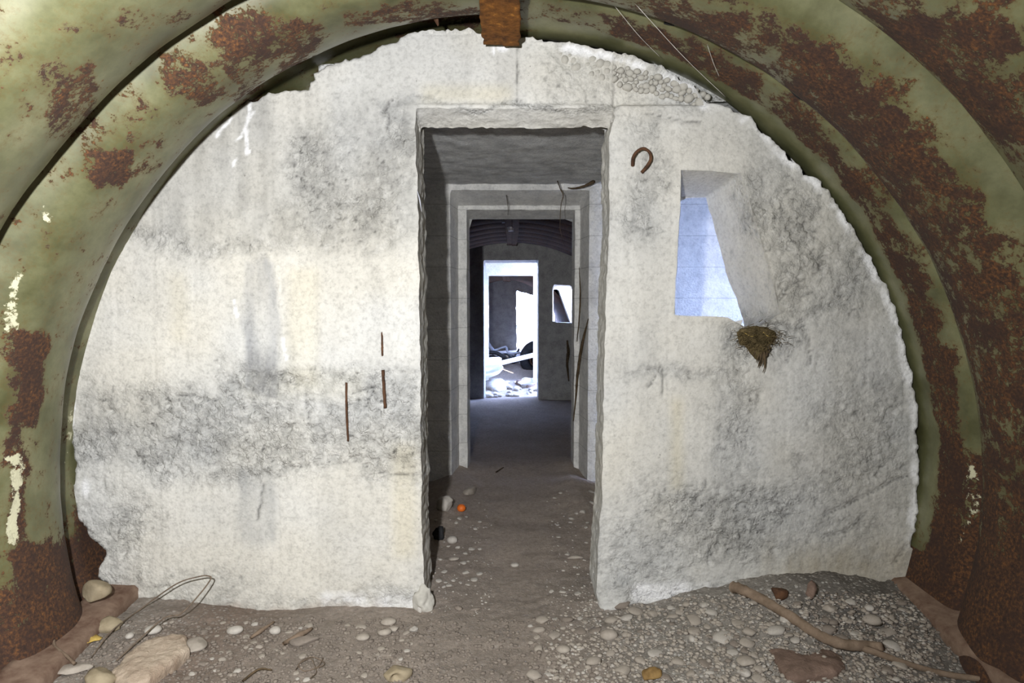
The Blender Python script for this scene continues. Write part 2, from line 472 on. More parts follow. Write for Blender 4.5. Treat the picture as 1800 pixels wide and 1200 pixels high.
def masked_wall(name, y0, outline, holes, res, thick, mat, disp=None, parent=None, attrs=None, extra=None):
    """outline, holes: world xz polygons. front face at y0 facing the camera, outer rim extruded back."""
    lo = outline.min(0) - res; hi = outline.max(0) + res
    nx = int((hi[0] - lo[0]) / res) + 2; nz = int((hi[1] - lo[1]) / res) + 2
    gx, gz = np.meshgrid(lo[0] + np.arange(nx) * res, lo[1] + np.arange(nz) * res, indexing='ij')
    P = np.stack([gx.ravel(), gz.ravel()], 1)
    cen = P + res / 2
    m = inside(cen, outline)
    for h in holes: m &= ~inside(cen, h)
    m = m.reshape(nx, nz)[:-1, :-1]
    q = grid_faces(nx, nz)[m.ravel()]
    used = np.zeros(nx * nz, int); np.add.at(used, q.ravel(), 1)
    bmask = (used > 0) & (used < 4)
    idx = np.where(bmask)[0]
    s, d = snap(P[idx], [outline] + list(holes))
    P[idx] = s
    keep = np.where(used > 0)[0]; re = -np.ones(nx * nz, int); re[keep] = np.arange(len(keep))
    q = re[q]; P = P[keep]; isb = bmask[keep]
    V = np.stack([P[:, 0], np.full(len(P), float(y0)), P[:, 1]], 1)
    if disp is not None:
        dv = disp(V); dv = np.where(isb, 0.0, dv); V[:, 1] -= dv
    # rim
    e = np.concatenate([q[:, [0, 1]], q[:, [1, 2]], q[:, [2, 3]], q[:, [3, 0]]])
    key = np.sort(e, 1); code = key[:, 0].astype(np.int64) * len(P) + key[:, 1]
    u, inv, cnt = np.unique(code, return_inverse=True, return_counts=True)
    be = e[cnt[inv] == 1]
    bv = np.unique(be); mp = {int(v): len(V) + i for i, v in enumerate(bv)}
    BV = V[bv].copy(); BV[:, 1] = y0 + thick
    nearhole = np.zeros(len(bv), bool)
    if holes:
        _, dh = snap(P[bv], holes); nearhole = dh < res * 0.3
    V = np.vstack([V, BV])
    nh = {int(v): bool(f) for v, f in zip(bv, nearhole)}
    rim = [[a, mp[int(a)], mp[int(b)], b] for a, b in be if not (nh[int(a)] and nh[int(b)])]
    q = np.vstack([q, np.array(rim)]) if rim else q
    if extra is not None:
        for EV, EQ in extra:
            q = np.vstack([q, np.asarray(EQ) + len(V)]); V = np.vstack([V, EV])
    at_ = attrs(V) if attrs else None
    return mesh_obj(name, V, q, mat, parent, attrs=at_)

def strip(A, B, n, rough=0.0, seed=0, scale=9):
    """quads between two matching 3D polylines A (front) and B (back)"""
    A = np.array(A); B = np.array(B)
    t = np.linspace(0, 1, n)[None, :, None]
    V = (A[:, None] * (1 - t) + B[:, None] * t).reshape(-1, 3)
    if rough:
        w_ = np.tile(np.minimum(1, np.linspace(0, 3, n)), len(A))
        V = V + np.stack([fbm(V, scale, 4, seed), 0 * V[:, 0], fbm(V, scale, 4, seed + 5)], 1) * (w_ * rough)[:, None]
    return V, grid_faces(len(A), n)

# near wall ---------------------------------------------------------
Y1 = 2.61
def poly_px(pts, D): return np.array([at(a, b, D)[[0, 2]] for a, b in pts])
OUT1 = [(190, 1150), (222, 1076), (212, 1045), (172, 1012), (188, 962), (160, 946), (136, 905), (128, 862), (134, 805), (122, 760),
        (127, 690), (138, 620), (168, 515), (205, 440), (246, 370), (296, 298), (360, 232), (430, 182), (482, 164), (545, 156), (552, 128),
        (600, 107), (660, 91), (712, 62), (770, 50), (822, 53), (856, 62), (915, 66), (990, 74), (1080, 92), (1165, 116), (1215, 150),
        (1240, 182), (1292, 190), (1340, 226), (1390, 282), (1442, 322), (1492, 388), (1524, 445), (1562, 512), (1590, 600),
        (1608, 690), (1615, 800), (1612, 900), (1602, 960), (1640, 1030), (1660, 1150)]
DOOR_F = [(752, 1160), (746, 1078), (741, 900), (739, 640), (735, 400), (731, 215), (733, 190), (1078, 190), (1081, 205), (1070, 240), (1071, 400),
          (1062, 620), (1058, 880), (1053, 930), (1048, 1040), (1058, 1090), (1058, 1160)]
YB = 2.84
WIN_F = [(1186, 553), (1191, 450), (1197, 352), (1198, 298), (1240, 300), (1302, 306), (1322, 370), (1352, 470), (1371, 552), (1320, 580), (1302, 570), (1280, 557)]
WIN_B = [(1186, 560), (1191, 450), (1197, 362), (1197, 346), (1215, 349), (1241, 348), (1254, 395), (1283, 495), (1306, 560), (1308, 574), (1298, 568), (1270, 560)]
outline1 = resample(poly_px(OUT1, Y1), 0.007, True, 0.010, 3)
_q = np.concatenate([outline1, np.zeros((len(outline1), 1))], 1)
outline1 = outline1 + np.stack([fbm(_q, 60, 3, 19), fbm(_q, 60, 3, 23)], 1) * 0.007
door1 = resample(poly_px(DOOR_F, Y1), 0.009, True, 0.0042, 5)
# window loops with matched samples
wf = poly_px(WIN_F, Y1); wb = poly_px(WIN_B, YB)
wfl, wbl = [], []
for i in range(len(wf)):
    a, b = wf[i], wf[(i + 1) % len(wf)]; c, d = wb[i], wb[(i + 1) % len(wb)]
    n = max(2, int(np.linalg.norm(b - a) / 0.02))
    for t in range(n):
        wfl.append(a + (b - a) * t / n); wbl.append(c + (d - c) * t / n)
wfl = np.array(wfl); wbl = np.array(wbl)
jj = np.concatenate([wfl, np.zeros((len(wfl), 1))], 1)
jw = np.stack([fbm(jj, 14, 4, 41), fbm(jj, 14, 4, 47)], 1)
wfl = wfl + jw * 0.004; wbl = wbl + jw * 0.006
window1 = wfl

def blob(u, v, x0, y0, x1, y1, soft=30.0):
    return sstep(u, x0 - soft, x0 + soft) * (1 - sstep(u, x1 - soft, x1 + soft)) * sstep(v, y0 - soft, y0 + soft) * (1 - sstep(v, y1 - soft, y1 + soft))

ROUGH = [(500, 230, 735, 430, 45, 0.75), (130, 685, 735, 835, 22, 1.0), (620, 640, 740, 860, 18, 0.8), (205, 405, 730, 440, 14, 0.6), (380, 650, 740, 700, 16, 0.8),
         (150, 890, 260, 1080, 30, 0.9), (225, 1040, 740, 1080, 10, 0.55), (150, 840, 250, 900, 30, 0.6), (1085, 190, 1175, 420, 28, 0.75), (1320, 300, 1440, 430, 26, 0.8),
         (1370, 420, 1560, 575, 24, 0.8), (1255, 560, 1400, 640, 22, 0.85), (1420, 660, 1610, 900, 40, 0.7), (1100, 640, 1310, 670, 12, 0.6), (1260, 660, 1340, 860, 20, 0.6),
         (1150, 840, 1440, 985, 28, 0.9), (1060, 900, 1200, 1080, 30, 0.8), (1330, 900, 1560, 960, 20, 0.5), (1060, 1000, 1300, 1075, 18, 0.5), (960, 85, 1240, 190, 12, 0.5),
         (680, 175, 740, 260, 14, 0.8), (730, 176, 1090, 190, 5, 0.8), (560, 440, 740, 520, 40, 0.25), (240, 1000, 480, 1080, 25, 0.45), (1430, 310, 1620, 1000, 25, 0.25)]
def wall1_fields(V):
    u, v = to_px(V)
    wu = u + fbm(V, 4.5, 5, 70) * 46; wv = v + fbm(V, 5.5, 5, 75) * 30
    r = np.zeros(len(V))
    for x0, y0, x1, y1, s, k in ROUGH: r = np.maximum(r, k * blob(wu, wv, x0, y0, x1, y1, s * 1.25))
    r = np.clip(r * (0.95 + 0.6 * fbm(V, 7, 4, 80)) + 0.10 * np.clip(fbm(V, 4, 4, 83), 0, 1), 0, 1)
    return u, v, wu, wv, r
def wall1_disp(V):
    u, v, wu, wv, r = wall1_fields(V)
    P = V * np.array([1, 1, 1.0])
    d1, c1 = worley(P, 36, 3); d2, c2 = worley(P, 17, 7)
    lump = (0.55 - d1) * (0.20 + c1) * 0.015 + (0.5 - d2) * np.where(c2 > 0.45, c2, 0) * 0.018
    pit = -np.maximum(0, fbm(P, 26, 3, 12) - 0.50) * 0.035
    d = r * (lump + pit + fbm(P, 22, 4, 21) * 0.0045 - 0.006)
    d += (1 - r) * (fbm(P, 5, 3, 31) * 0.0014 + fbm(P, 45, 3, 32) * 0.0010)
    # board joints of the formwork, and the two lifts
    bx = (V[:, 0] + 0.008 * fbm(P, 2, 2, 5)) / 0.158
    d += -(1 - r) * np.exp(-((bx - np.round(bx)) * 0.158 / 0.003) ** 2) * 0.0022
    bi = np.round(bx - 0.5).astype(np.int64); d += (1 - r) * (_hash(bi, bi * 0, bi * 0, 4) - 0.5) * 0.003
    left = u < 740
    d += np.where(left & (wv > 440), 0.004, 0) * 1.0
    for zz, cond in ((448, left), (672, left & (u > 480)), (578, (u > 1340)), (660, (u > 1080) & (u < 1290))):
        d -= np.where(cond, np.exp(-((wv - zz) / 5.0) ** 2) * 0.005, 0)
    # crown recess and thin cast skin at upper right
    crown = sstep(-v, -186, -180) * sstep(u, 690, 740)
    right = (u > 1080)
    d -= crown * np.where(right, 0.030, 0.012)
    sk = (v > 60) & (u > 540) & (u < 1020 - (150 - v) * 0.9) & (v < 190)
    d += np.where(sk & (u < 1030), 0.006, 0)
    # lump at the two feet of the doorway
    d += 0.035 * blob(u, v, 735, 1050, 762, 1090, 10) + 0.02 * blob(u, v, 1050, 1015, 1105, 1085, 12)
    # cracks
    for pts in CRACKS:
        d -= crack_field(u, v, pts, 2.4) * 0.008
    return d
CRACKS = [[(1416, 490), (1398, 497), (1380, 512), (1370, 530)], [(1372, 524), (1385, 500)], [(1412, 520), (1425, 515)], [(1300, 575), (1290, 595), (1270, 612)],
          [(1605, 830), (1560, 850), (1520, 870), (1450, 905)], [(1450, 944), (1495, 930), (1520, 905)], [(1570, 990), (1590, 960)], [(1215, 885), (1232, 870), (1242, 842)],
          [(1160, 640), (1165, 670), (1167, 700)], [(1140, 680), (1152, 660)], [(310, 690), (350, 700), (380, 705)], [(640, 820), (690, 835), (735, 832)],
          [(676, 200), (684, 178), (700, 175)], [(686, 240), (684, 200)], [(452, 915), (458, 885), (462, 850)], [(620, 690), (660, 680), (640, 720)], [(910, 75), (910, 180)], 
          [(1135, 200), (1180, 210), (1230, 215)], [(1420, 590), (1425, 640)], [(540, 690), (542, 735)]]
def crack_field(u, v, pts, wd):
    Q3 = np.stack([u, v, 0 * u], 1)
    P = np.stack([u + fbm(Q3, 0.07, 3, 7) * 3.2, v + fbm(Q3, 0.07, 3, 9) * 3.2], 1); best = np.full(len(u), 1e9)
    for a, b in zip(pts[:-1], pts[1:]):
        a = np.array(a, float); b = np.array(b, float); d = b - a
        t = np.clip(((P - a) @ d) / (d @ d), 0, 1); q = a + t[:, None] * d
        best = np.minimum(best, np.sqrt(((P - q) ** 2).sum(1)))
    return np.exp(-(best / wd) ** 2)
def wall1_attrs(V):
    u, v, wu, wv, r = wall1_fields(V)
    col = np.array([0.60, 0.595, 0.572])[None] * np.ones((len(V), 1))
    big = fbm(V, 2.4, 4, 90); med = fbm(V, 9, 4, 92); fn = fbm(V, 40, 3, 94)
    warm = np.array([1.03, 1.0, 0.94])
    col *= (1 + (warm - 1) * np.clip(0.5 + fbm(V, 2.0, 3, 96), 0, 1)[:, None])
    col *= (1 + 0.07 * big + 0.05 * med)[:, None]
    # rough zones greyer
    col = col * (1 - r[:, None] * np.array([0.11, 0.10, 0.08])) * (1 + r * fn * 0.16)[:, None]
    d1, c1 = worley(V, 36, 3)
    col *= (1 + r * ((c1 - 0.5) * 0.26))[:, None]
    d2_, c2_ = worley(V, 62, 9)
    col *= (1 - r * 0.14 * sstep(d2_, 0.50, 0.85) * (c2_ > 0.3))[:, None]
    col *= (1 - r * 0.12 * sstep(d1, 0.52, 0.80))[:, None]
    gf = np.clip((fbm(V, 30, 4, 97) - 0.25) * 2, 0, 1) * np.clip(0.4 + fbm(V, 3, 3, 98), 0, 1)
    col *= (1 - 0.05 * gf)[:, None]
    col *= (1 + 0.05 * fbm(V * np.array([1, 1, 0.06]), 11, 4, 99) + 0.03 * fbm(V * np.array([1, 1, 0.1]), 40, 3, 100))[:, None]
    # aged grey top-left block, vertical water stains
    def st(x0, y0, x1, y1, s, k, t=(1, 1, 1)):
        nonlocal col
        m_ = blob(u + fbm(V * np.array([1, 1, 0.25]), 14, 4, 101) * 22, v + med * 22, x0, y0, x1, y1, s)[:, None]
        m_ = m_ * np.clip(0.75 + 0.5 * fbm(V * np.array([1, 1, 0.2]), 22, 4, 105), 0, 1.2)[:, None]
        col = col * (1 - m_ * k * np.array(t))
    st(250, 165, 740, 430, 30, 0.23); st(445, 150, 470, 660, 12, 0.14); st(418, 150, 436, 380, 9, 0.2)
    st(440, 470, 488, 690, 10, 0.28, (1, 0.95, 0.8)); st(450, 620, 490, 690, 14, 0.28); st(505, 500, 520, 660, 6, 0.12)
    st(425, 830, 500, 955, 16, 0.27, (1, .95, .85)); st(240, 500, 320, 560, 30, 0.05); st(130, 690, 420, 800, 30, 0.14)
    st(600, 60, 900, 190, 40, 0.06); st(1085, 560, 1620, 1060, 60, 0.12, (1, 1, 1)); st(1330, 200, 1620, 560, 60, 0.14); st(1360, 960, 1600, 1060, 30, 0.22, (0.8, 1, 1.35))
    st(1205, 650, 1280, 860, 22, 0.05); st(880, 90, 990, 170, 25, 0.10); st(150, 150, 460, 240, 30, 0.05); st(700, 640, 735, 760, 14, 0.04)
    st(1330, 1020, 1600, 1070, 12, 0.25); st(230, 1068, 740, 1100, 10, 0.3, (0.8, 1, 1.1)); st(250, 1045, 420, 1072, 14, 0.15)
    # faint warm runs
    for x0, y0, x1, y1, k in ((505, 470, 560, 680, .04), (690, 780, 730, 980, .05), (300, 480, 330, 600, .03), (1180, 700, 1200, 860, .07), (740, 150, 900, 180, .06), (430, 650, 640, 700, .03)):
        m_ = blob(u, v, x0, y0, x1, y1, 14)[:, None]; col = col * (1 - m_ * k * np.array([0.2, 0.7, 2.2]))
    # joint lines darker
    bx = (V[:, 0] + 0.008 * fbm(V, 2, 2, 5)) / 0.158
    bi = np.round(bx - 0.5).astype(np.int64)
    col *= (1 + (1 - r) * (_hash(bi, bi * 0, bi * 0, 8) - 0.5) * 0.07)[:, None]
    for pts in CRACKS: col *= (1 - 0.62 * crack_field(u, v, pts, 1.6))[:, None]
    pit = np.clip((fbm(V, 55, 3, 120) - 0.62) * 5, 0, 1) * (0.25 + 0.75 * r)
    col *= (1 - 0.6 * pit)[:, None]
    # lime: splashes, bottom skirting, right-hand edge
    wm = np.zeros(len(V))
    n3 = fbm(V, 16, 4, 130); n4 = fbm(V, 45, 3, 133)
    _, dd = (None, None)
    wm = np.maximum(wm, blob(u, v, 560, 1040 , 742, 1068, 16) * (0.62 + n3 * 0.6))
    wm = np.maximum(wm, blob(u, v, 1110, 1022, 1250, 1060, 12) * (0.8 + n3 * 0.5))
    wm = np.maximum(wm, blob(u, v + (u - 1400) * 0.13, 1300, 1035, 1475, 1058, 9) * (0.9 + n3 * 0.4))
    wm = np.maximum(wm, np.exp(-(((u - 884) / 12) ** 2 + ((v - 79) / 13) ** 2) ** 2) * 1.4)
    wm = np.maximum(wm, crack_field(u, v, [(858, 66), (866, 74), (867, 94)], 2.6)); wm = np.maximum(wm, crack_field(u, v, [(856, 66), (905, 70)], 5))
    wm = np.maximum(wm, np.exp(-(((u - 150) / 8) ** 2 + ((v - 858) / 16) ** 2)) * 1.3)
    for pts in ([(440, 190), (432, 225), (436, 268)], [(444, 195), (425, 240), (416, 248)], [(412, 292), (416, 276)], [(410, 205), (380, 240)], [(446, 172), (436, 196)], [(225, 547), (226, 548)],
                [(412, 528), (418, 565)], [(497, 595), (506, 632)], [(140, 600), (130, 660)], [(131, 680), (126, 745)]):
        wm = np.maximum(wm, crack_field(u, v, pts, 3.0) * (0.9 + n4 * 0.8))
    edge = [(1240, 186), (1292, 192), (1338, 228), (1388, 284), (1440, 325), (1490, 392), (1521, 447), (1558, 515), (1586, 603), (1604, 692), (1610, 800), (1608, 900), (1596, 965)]
    wm = np.maximum(wm, crack_field(u, v, edge, 11) * (0.75 + n3 * 0.9))
    wm = np.maximum(wm, crack_field(u, v, [(985, 84), (1060, 95), (1090, 105), (1165, 128), (1215, 155)], 9) * (0.7 + n3 * 1.2))
    wm = np.clip(wm * 1.3 - 0.25, 0, 1)[:, None]
    col = col * (1 - wm) + np.array([0.86, 0.86, 0.87]) * wm
    # scoured flecks of bright aggregate
    fl_ = np.clip((fbm(V, 34, 3, 140) - 0.42) * 4, 0, 1) * (0.15 + r * 0.6)
    col = col * (1 - fl_[:, None] * 0.5) + np.array([0.74, 0.73, 0.70]) * fl_[:, None] * 0.5
    return {'tint': np.clip(col, 0.02, 0.9), 'rough': r}

# reveals of door and window (same mesh as the wall)
TB = 2.80
dsel = door1[:, 1] > -0.3
d3f = np.array([[p[0], Y1, p[1]] for p in door1])
d3b = []
for p in door1:
    if p[1] > 1.98: q = np.array([p[0] * 0.995, 2.715, p[1] - 0.048])
    else: q = np.array([p[0] * 1.0 + (0.004 if p[0] < 0 else -0.004), TB, min(p[1], 1.985)])
    d3b.append(q)
d3b = np.array(d3b)
A = np.vstack([d3f, d3f[:1]]); B = np.vstack([d3b, d3b[:1]])
ex1 = strip(A, B, 18, 0.006, 3, 26)
ex1 = (ex1[0], ex1[1])
w3f = np.array([[p[0], Y1, p[1]] for p in wfl]); w3b = np.array([[p[0], YB, p[1]] for p in wbl])
ex2 = strip(np.vstack([w3f, w3f[:1]]), np.vstack([w3b, w3b[:1]]), 18, 0.003, 13, 10)
wall_near = struct(masked_wall('wall_near', Y1, outline1, [door1, window1], 0.0075, 0.12, M_WALL, wall1_disp, None, wall1_attrs, [ex1, ex2]))

# a second skin at the back of the near wall, closing it to the daylit lobby
def box_vf(x0, x1, y0, y1, z0, z1):
    V = np.array([[x, y, z] for x in (x0, x1) for y in (y0, y1) for z in (z0, z1)], float)
    Q = np.array([[0, 1, 3, 2], [4, 6, 7, 5], [0, 4, 5, 1], [2, 3, 7, 6], [0, 2, 6, 4], [1, 5, 7, 3]])
    return V, Q
bp = masked_wall('wall_back_skin', YB, np.array([[-2.1, -0.3], [2.1, -0.3], [2.1, 2.6], [-2.1, 2.6]]),
                 [np.array([[-0.40, -0.4], [0.395, -0.4], [0.395, 1.99], [-0.395, 1.99]]), wbl], 0.03, 0.02, M_CONC)
bp.name = 'wall_rear_face'; struct(bp)

# pebbles embedded in the crown at upper right
pebV, pebT = [], []
PV = []
for k in range(6):
    V, T = stone_verts(200 + k, ICO2, 0.14, 1)
    me = bpy.data.meshes.new('pebble'); me.from_pydata([tuple(v) for v in V], [], [tuple(t) for t in T])
    me.polygons.foreach_set('use_smooth', np.ones(len(me.polygons), dtype=bool)); me.materials.append(M_PEBW); PV.append(me)
spots = []
tries = 0
while len(spots) < 85 and tries < 6000:
    tries += 1
    u = random.uniform(985, 1245); f = (u - 985) / 260
    top = 88 + 70 * f ** 1.4 + 8; bot = 112 + 78 * f ** 0.8
    v = random.uniform(top, max(bot, top + 12)); r = random.uniform(4.0, 8.5)
    if all((u - a) ** 2 + (v - b) ** 2 > ((r + c) * 0.80) ** 2 for a, b, c in spots): spots.append((u, v, r))
for i, (u, v, r) in enumerate(spots):
    o = bpy.data.objects.new('pebble', PV[i % 6]); C.objects.link(o); o.parent = wall_near
    p = at(u, v, Y1 + 0.026); s = r / F * Y1
    o.location = p; o.scale = (s * random.uniform(0.95, 1.4), s * 1.1, s * random.uniform(0.8, 1.1))
    o.rotation_euler = (random.uniform(-.4, .4), random.uniform(-.5, .5), 0)

# ------------------------------------------------------------------ steel vault of the front room
CX, CZ, RH, RV, RL, AMP = -0.02, EYE - 0.67, 1.61, 1.65, 1.66, 0.11
def vault_pt(th, r_add, y):
    """th = 0 at the right springing, pi/2 crown; negative below the centre"""
    c, s = np.cos(th), np.sin(th)
    rv = np.where(s >= 0, RV, RL)
    return np.stack([CX + (RH + r_add) * c, y, CZ + (rv + r_add) * s], -1)
def profile(t, amp=AMP):
    u = np.abs(2 * t - 1); k = 0.93
    return amp * (1 - np.sqrt(1 - (u ** 2.2) * k)) / (1 - math.sqrt(1 - k))
RUSTB = [(60, 30, 110, 90, 25, 0.5), (55, 115, 180, 250, 16, 0.65), (360, 10, 570, 130, 40, 0.80), (260, 90, 480, 200, 35, 0.66), (90, 200, 300, 330, 40, 0.55), (150, 260, 230, 330, 18, 0.95), (20, 560, 80, 760, 20, 1.0), (0, 560, 50, 1000, 25, 0.8),
         (0, 930, 140, 1100, 30, 0.95), (120, 880, 200, 1060, 20, 1.0), (200, 0, 330, 60, 22, 0.62), (60, 380, 110, 470, 20, 0.55), (600, 0, 850, 45, 12, 0.72), (160, 170, 300, 260, 25, 0.55), (480, 60, 760, 160, 20, 0.42),
         (1130, 0, 1330, 60, 25, 0.75), (1000, 30, 1300, 150, 22, 0.72), (1200, 100, 1350, 200, 25, 0.75), (1340, 0, 1700, 400, 60, 0.72), (1500, 200, 1800, 900, 80, 0.62), (1600, 0, 1800, 300, 60, 0.72),
         (1560, 500, 1700, 760, 30, 0.75), (1600, 760, 1800, 1200, 50, 0.74), (1600, 960, 1800, 1200, 50, 1.0), (1330, 190, 1480, 330, 18, 0.6), (1450, 300, 1600, 500, 20, 0.6), (1560, 400, 1640, 560, 18, 0.7)]
WHITEB = [(5, 470, 45, 580, 14, 1.0), (0, 790, 38, 950, 14, 1.1), (70, 345, 115, 400, 12, 0.95), (0, 480, 20, 640, 10, .8), (1680, 790, 1730, 900, 18, 0.9), (1690, 880, 1710, 960, 10, 0.85), (0, 170, 12, 215, 6, 0.8), (108, 700, 128, 850, 8, .85)]
def steel_attrs(V):
    u, v = to_px(V)
    front = V[:, 1] > 0.5
    wu = u + fbm(V, 6, 3, 300) * 22; wv = v + fbm(V, 6, 3, 305) * 22
    rust = np.where(V[:, 0] < 0.1, 0.42, 0.49) + 0.18 * sstep(V[:, 0], 0.9, 1.7) + 0.5 * sstep(0.55 - V[:, 2], 0, 0.4)
    for x0, y0, x1, y1, s, k in RUSTB: rust = np.maximum(rust, np.where(front, k * blob(wu, wv, x0, y0, x1, y1, s), 0))
    white = np.zeros(len(V))
    for x0, y0, x1, y1, s, k in WHITEB: white = np.maximum(white, np.where(front, k * blob(wu, wv, x0, y0, x1, y1, s), 0))
    return np.clip(rust, 0, 1), white
TH0 = -0.52
def front_sheet(y0, y1, right, parent, na=330, ny=30, k_last=None):
    th = np.linspace(TH0, math.pi / 2 - 0.02, na) if right else np.linspace(math.pi / 2 + 0.02, math.pi - TH0, na)
    t = np.linspace(0, 1, ny)
    TT, YY = np.meshgrid(th, t, indexing='ij')
    add = profile(YY)
    if k_last is not None: add = AMP - k_last * (AMP - add)
    add = add + (0.04 if right else 0.085) * np.exp(-(YY / (0.06 if right else 0.13)) ** 2)
    y = y0 + YY * (y1 - y0) - 0.07 * np.clip(1 - YY / 0.05, 0, 1)
    P = vault_pt(TT.ravel(), add.ravel(), y.ravel())
    dent = fbm(P, 1.6, 3, 400 + int(y0 * 10)) * 0.010 + fbm(P, 7, 2, 410) * 0.002
    lip = np.exp(-((1 - YY.ravel()) / 0.10) ** 2) * fbm(P, 3.5, 3, 420 + int(right)) * 0.012
    c = np.stack([P[:, 0] - CX, 0 * P[:, 0], P[:, 2] - CZ], 1); c /= np.linalg.norm(c, axis=1)[:, None]
    P = P + c * (dent + lip)[:, None]
    r, wh = steel_attrs(P)
    r = r + 0.10 * (profile(YY.ravel()) < 0.03) * (P[:, 0] > 0) - np.where((P[:, 0] > 0.1), 0.32 * sstep(profile(YY.ravel()) + fbm(P, 9, 4, 430) * 0.03, 0.015, 0.07), 0) * (P[:, 2] > 0.7) * (P[:, 1] > 0.3)
    r = np.where((P[:, 0] > 0.1) & (P[:, 2] > 0.25), r - 0.6 * sstep(P[:, 1] + fbm(P, 8, 3, 440) * 0.03, 2.50, 2.56), r)
    o = mesh_obj('steel_sheet', P, grid_faces(na, ny), M_STEEL, parent, attrs={'rust': r, 'white': wh})
    md = o.modifiers.new('thick', 'SOLIDIFY'); md.thickness = 0.005; md.offset = 0
    return o

def shell(name, y0, y1, cx, cz, rh, rv, rl, mat, th0=-0.7, na=60):
    th = np.linspace(th0, math.pi - th0, na); ys = np.linspace(y0, y1, 8)
    TT, YY = np.meshgrid(th, ys, indexing='ij')
    c, s = np.cos(TT), np.sin(TT); r_v = np.where(s >= 0, rv, rl)
    P = np.stack([cx + rh * c, YY, cz + r_v * s], -1).reshape(-1, 3)
    o = mesh_obj(name, P, grid_faces(na, 8), mat)
    md = o.modifiers.new('thick', 'SOLIDIFY'); md.thickness = 0.10; md.offset = 1 if True else 0
    return struct(o)
vault = shell('ceiling', -2.7, 2.97, CX, CZ, RH + 0.42, RV + 0.42, RL + 0.42, M_DARKC)
left_g = [2.96, 2.44, 1.92, 1.40, 0.88, 0.36, -0.16, -0.68, -1.2, -1.72, -2.24, -2.7]
right_g = [2.76, 2.30, 1.79, 1.28, 0.77, 0.26, -0.22, -0.68, -1.2, -1.72, -2.24, -2.7]
for gl in (left_g, right_g):
    for b_, a_ in zip(gl[:-1], gl[1:]):
        lo_ = b_ < 0.5
        front_sheet(a_, b_, gl is right_g, vault, 120 if lo_ else 330, 12 if lo_ else 30,
                    None if b_ < 2.7 else (0.36 if gl is right_g else -0.35))

# rusty crown strap, in lengths that overlap
def plate(name, x0, x1, y0, y1, z, mat, parent, th=0.006, seam=None, seed=0, rag=0.006):
    nx, ny = 22, 40
    xs = np.linspace(0, 1, nx); ys = np.linspace(0, 1, ny)
    X, Y = np.meshgrid(xs, ys, indexing='ij')
    ex = (fbm(np.stack([Y.ravel() * 3, X.ravel() * 0, Y.ravel() * 0 + seed], 1), 4, 4, seed) * rag)
    P = np.stack([x0 + (x1 - x0) * X.ravel(), y0 + (y1 - y0) * Y.ravel(), np.full(nx * ny, z)], 1)
    P[:, 0] += ex * (np.abs(X.ravel() - .5) * 2) * np.sign(X.ravel() - .5)
    P[:, 1] += fbm(P, 20, 3, seed + 4) * 0.006 * (np.abs(Y.ravel() - .5) * 2) ** 6
    P[:, 2] += fbm(P, 9, 3, seed + 2) * 0.003
    if seam is not None: P[:, 2] += np.where(X.ravel() > seam, -0.006, 0)
    o = mesh_obj(name, P, grid_faces(nx, ny), mat, parent)
    md = o.modifiers.new('thick', 'SOLIDIFY'); md.thickness = th; md.offset = 0
    return o
zc = CZ + RV
plate('crown_strap', -0.108, 0.028, 1.95, 2.53, zc - 0.012, M_RUST, vault, seam=0.55, seed=3)
plate('crown_strap', -0.112, 0.024, 1.3, 1.94, zc - 0.010, M_RUST, vault, seam=0.55, seed=5)
plate('crown_strap', -0.110, 0.026, -2.6, 1.28, zc - 0.012, M_RUST, vault, seam=0.55, seed=8)

# wall behind the photographer
bw, bq = box_vf(-2.1, 2.1, -2.75, -2.6, -0.3, 2.6)
struct(mesh_obj('wall_back', bw, bq, M_CONC, smooth=False))

# ------------------------------------------------------------------ floor
def floor_z(x, y):
    x = np.asarray(x, float); y = np.asarray(y, float)
    z = 0.0 * x
    z = z + 0.085 * sstep(x, 0.42, 1.05) * sstep(y, 1.9, 2.6) * (y < 2.9)
    z = z + 0.035 * np.exp(-(((x - 1.22) / 0.22) ** 2)) * sstep(y, 2.2, 2.6) * (y < 2.9)
    z = z + 0.04 * sstep(-x, 1.0, 1.5) * (y < 2.9)
    z = z + 0.025 * sstep(x, 0.35, 0.8) * (y < 2.9)
    z = z + 0.05 * np.exp(-((x + 0.42) / 0.10) ** 2) * sstep(y, 3.3, 3.9) * (1 - sstep(y, 5.0, 5.3))
    z = z + 0.04 * np.exp(-((x - 0.42) / 0.10) ** 2) * sstep(y, 3.3, 3.9) * (1 - sstep(y, 5.0, 5.3))
    z = z + 0.08 * sstep(y, 8.6, 9.3) + 0.20 * sstep(y, 9.8, 10.6)
    return z
def axis(segs):
    out = [segs[0][0]]
    for a, b, s in segs:
        n = max(1, int(round((b - a) / s))); out += list(np.linspace(a, b, n + 1)[1:])
    return np.array(out)
ax = axis([(-2.2, -1.8, 0.1), (-1.8, 1.8, 0.0095), (1.8, 2.6, 0.1)])
ay = axis([(-2.8, 1.7, 0.15), (1.7, 3.2, 0.0095), (3.2, 5.2, 0.022), (5.2, 9.8, 0.05), (9.8, 13.3, 0.1)])
GX, GY = np.meshgrid(ax, ay, indexing='ij')
P = np.stack([GX.ravel(), GY.ravel(), np.zeros(GX.size)], 1)
fz = floor_z(P[:, 0], P[:, 1])
gravel = np.clip(0.22 + 0.78 * sstep(P[:, 0] + fbm(P, 3, 3, 500) * 0.15, 0.15, 0.55) + 0.35 * sstep(-P[:, 0] + fbm(P, 3, 3, 501) * 0.2, 0.8, 1.3), 0, 1) * (P[:, 1] < 2.9)
gravel = np.maximum(gravel, 0.12)
d1, c1 = worley(P, 38, 33)
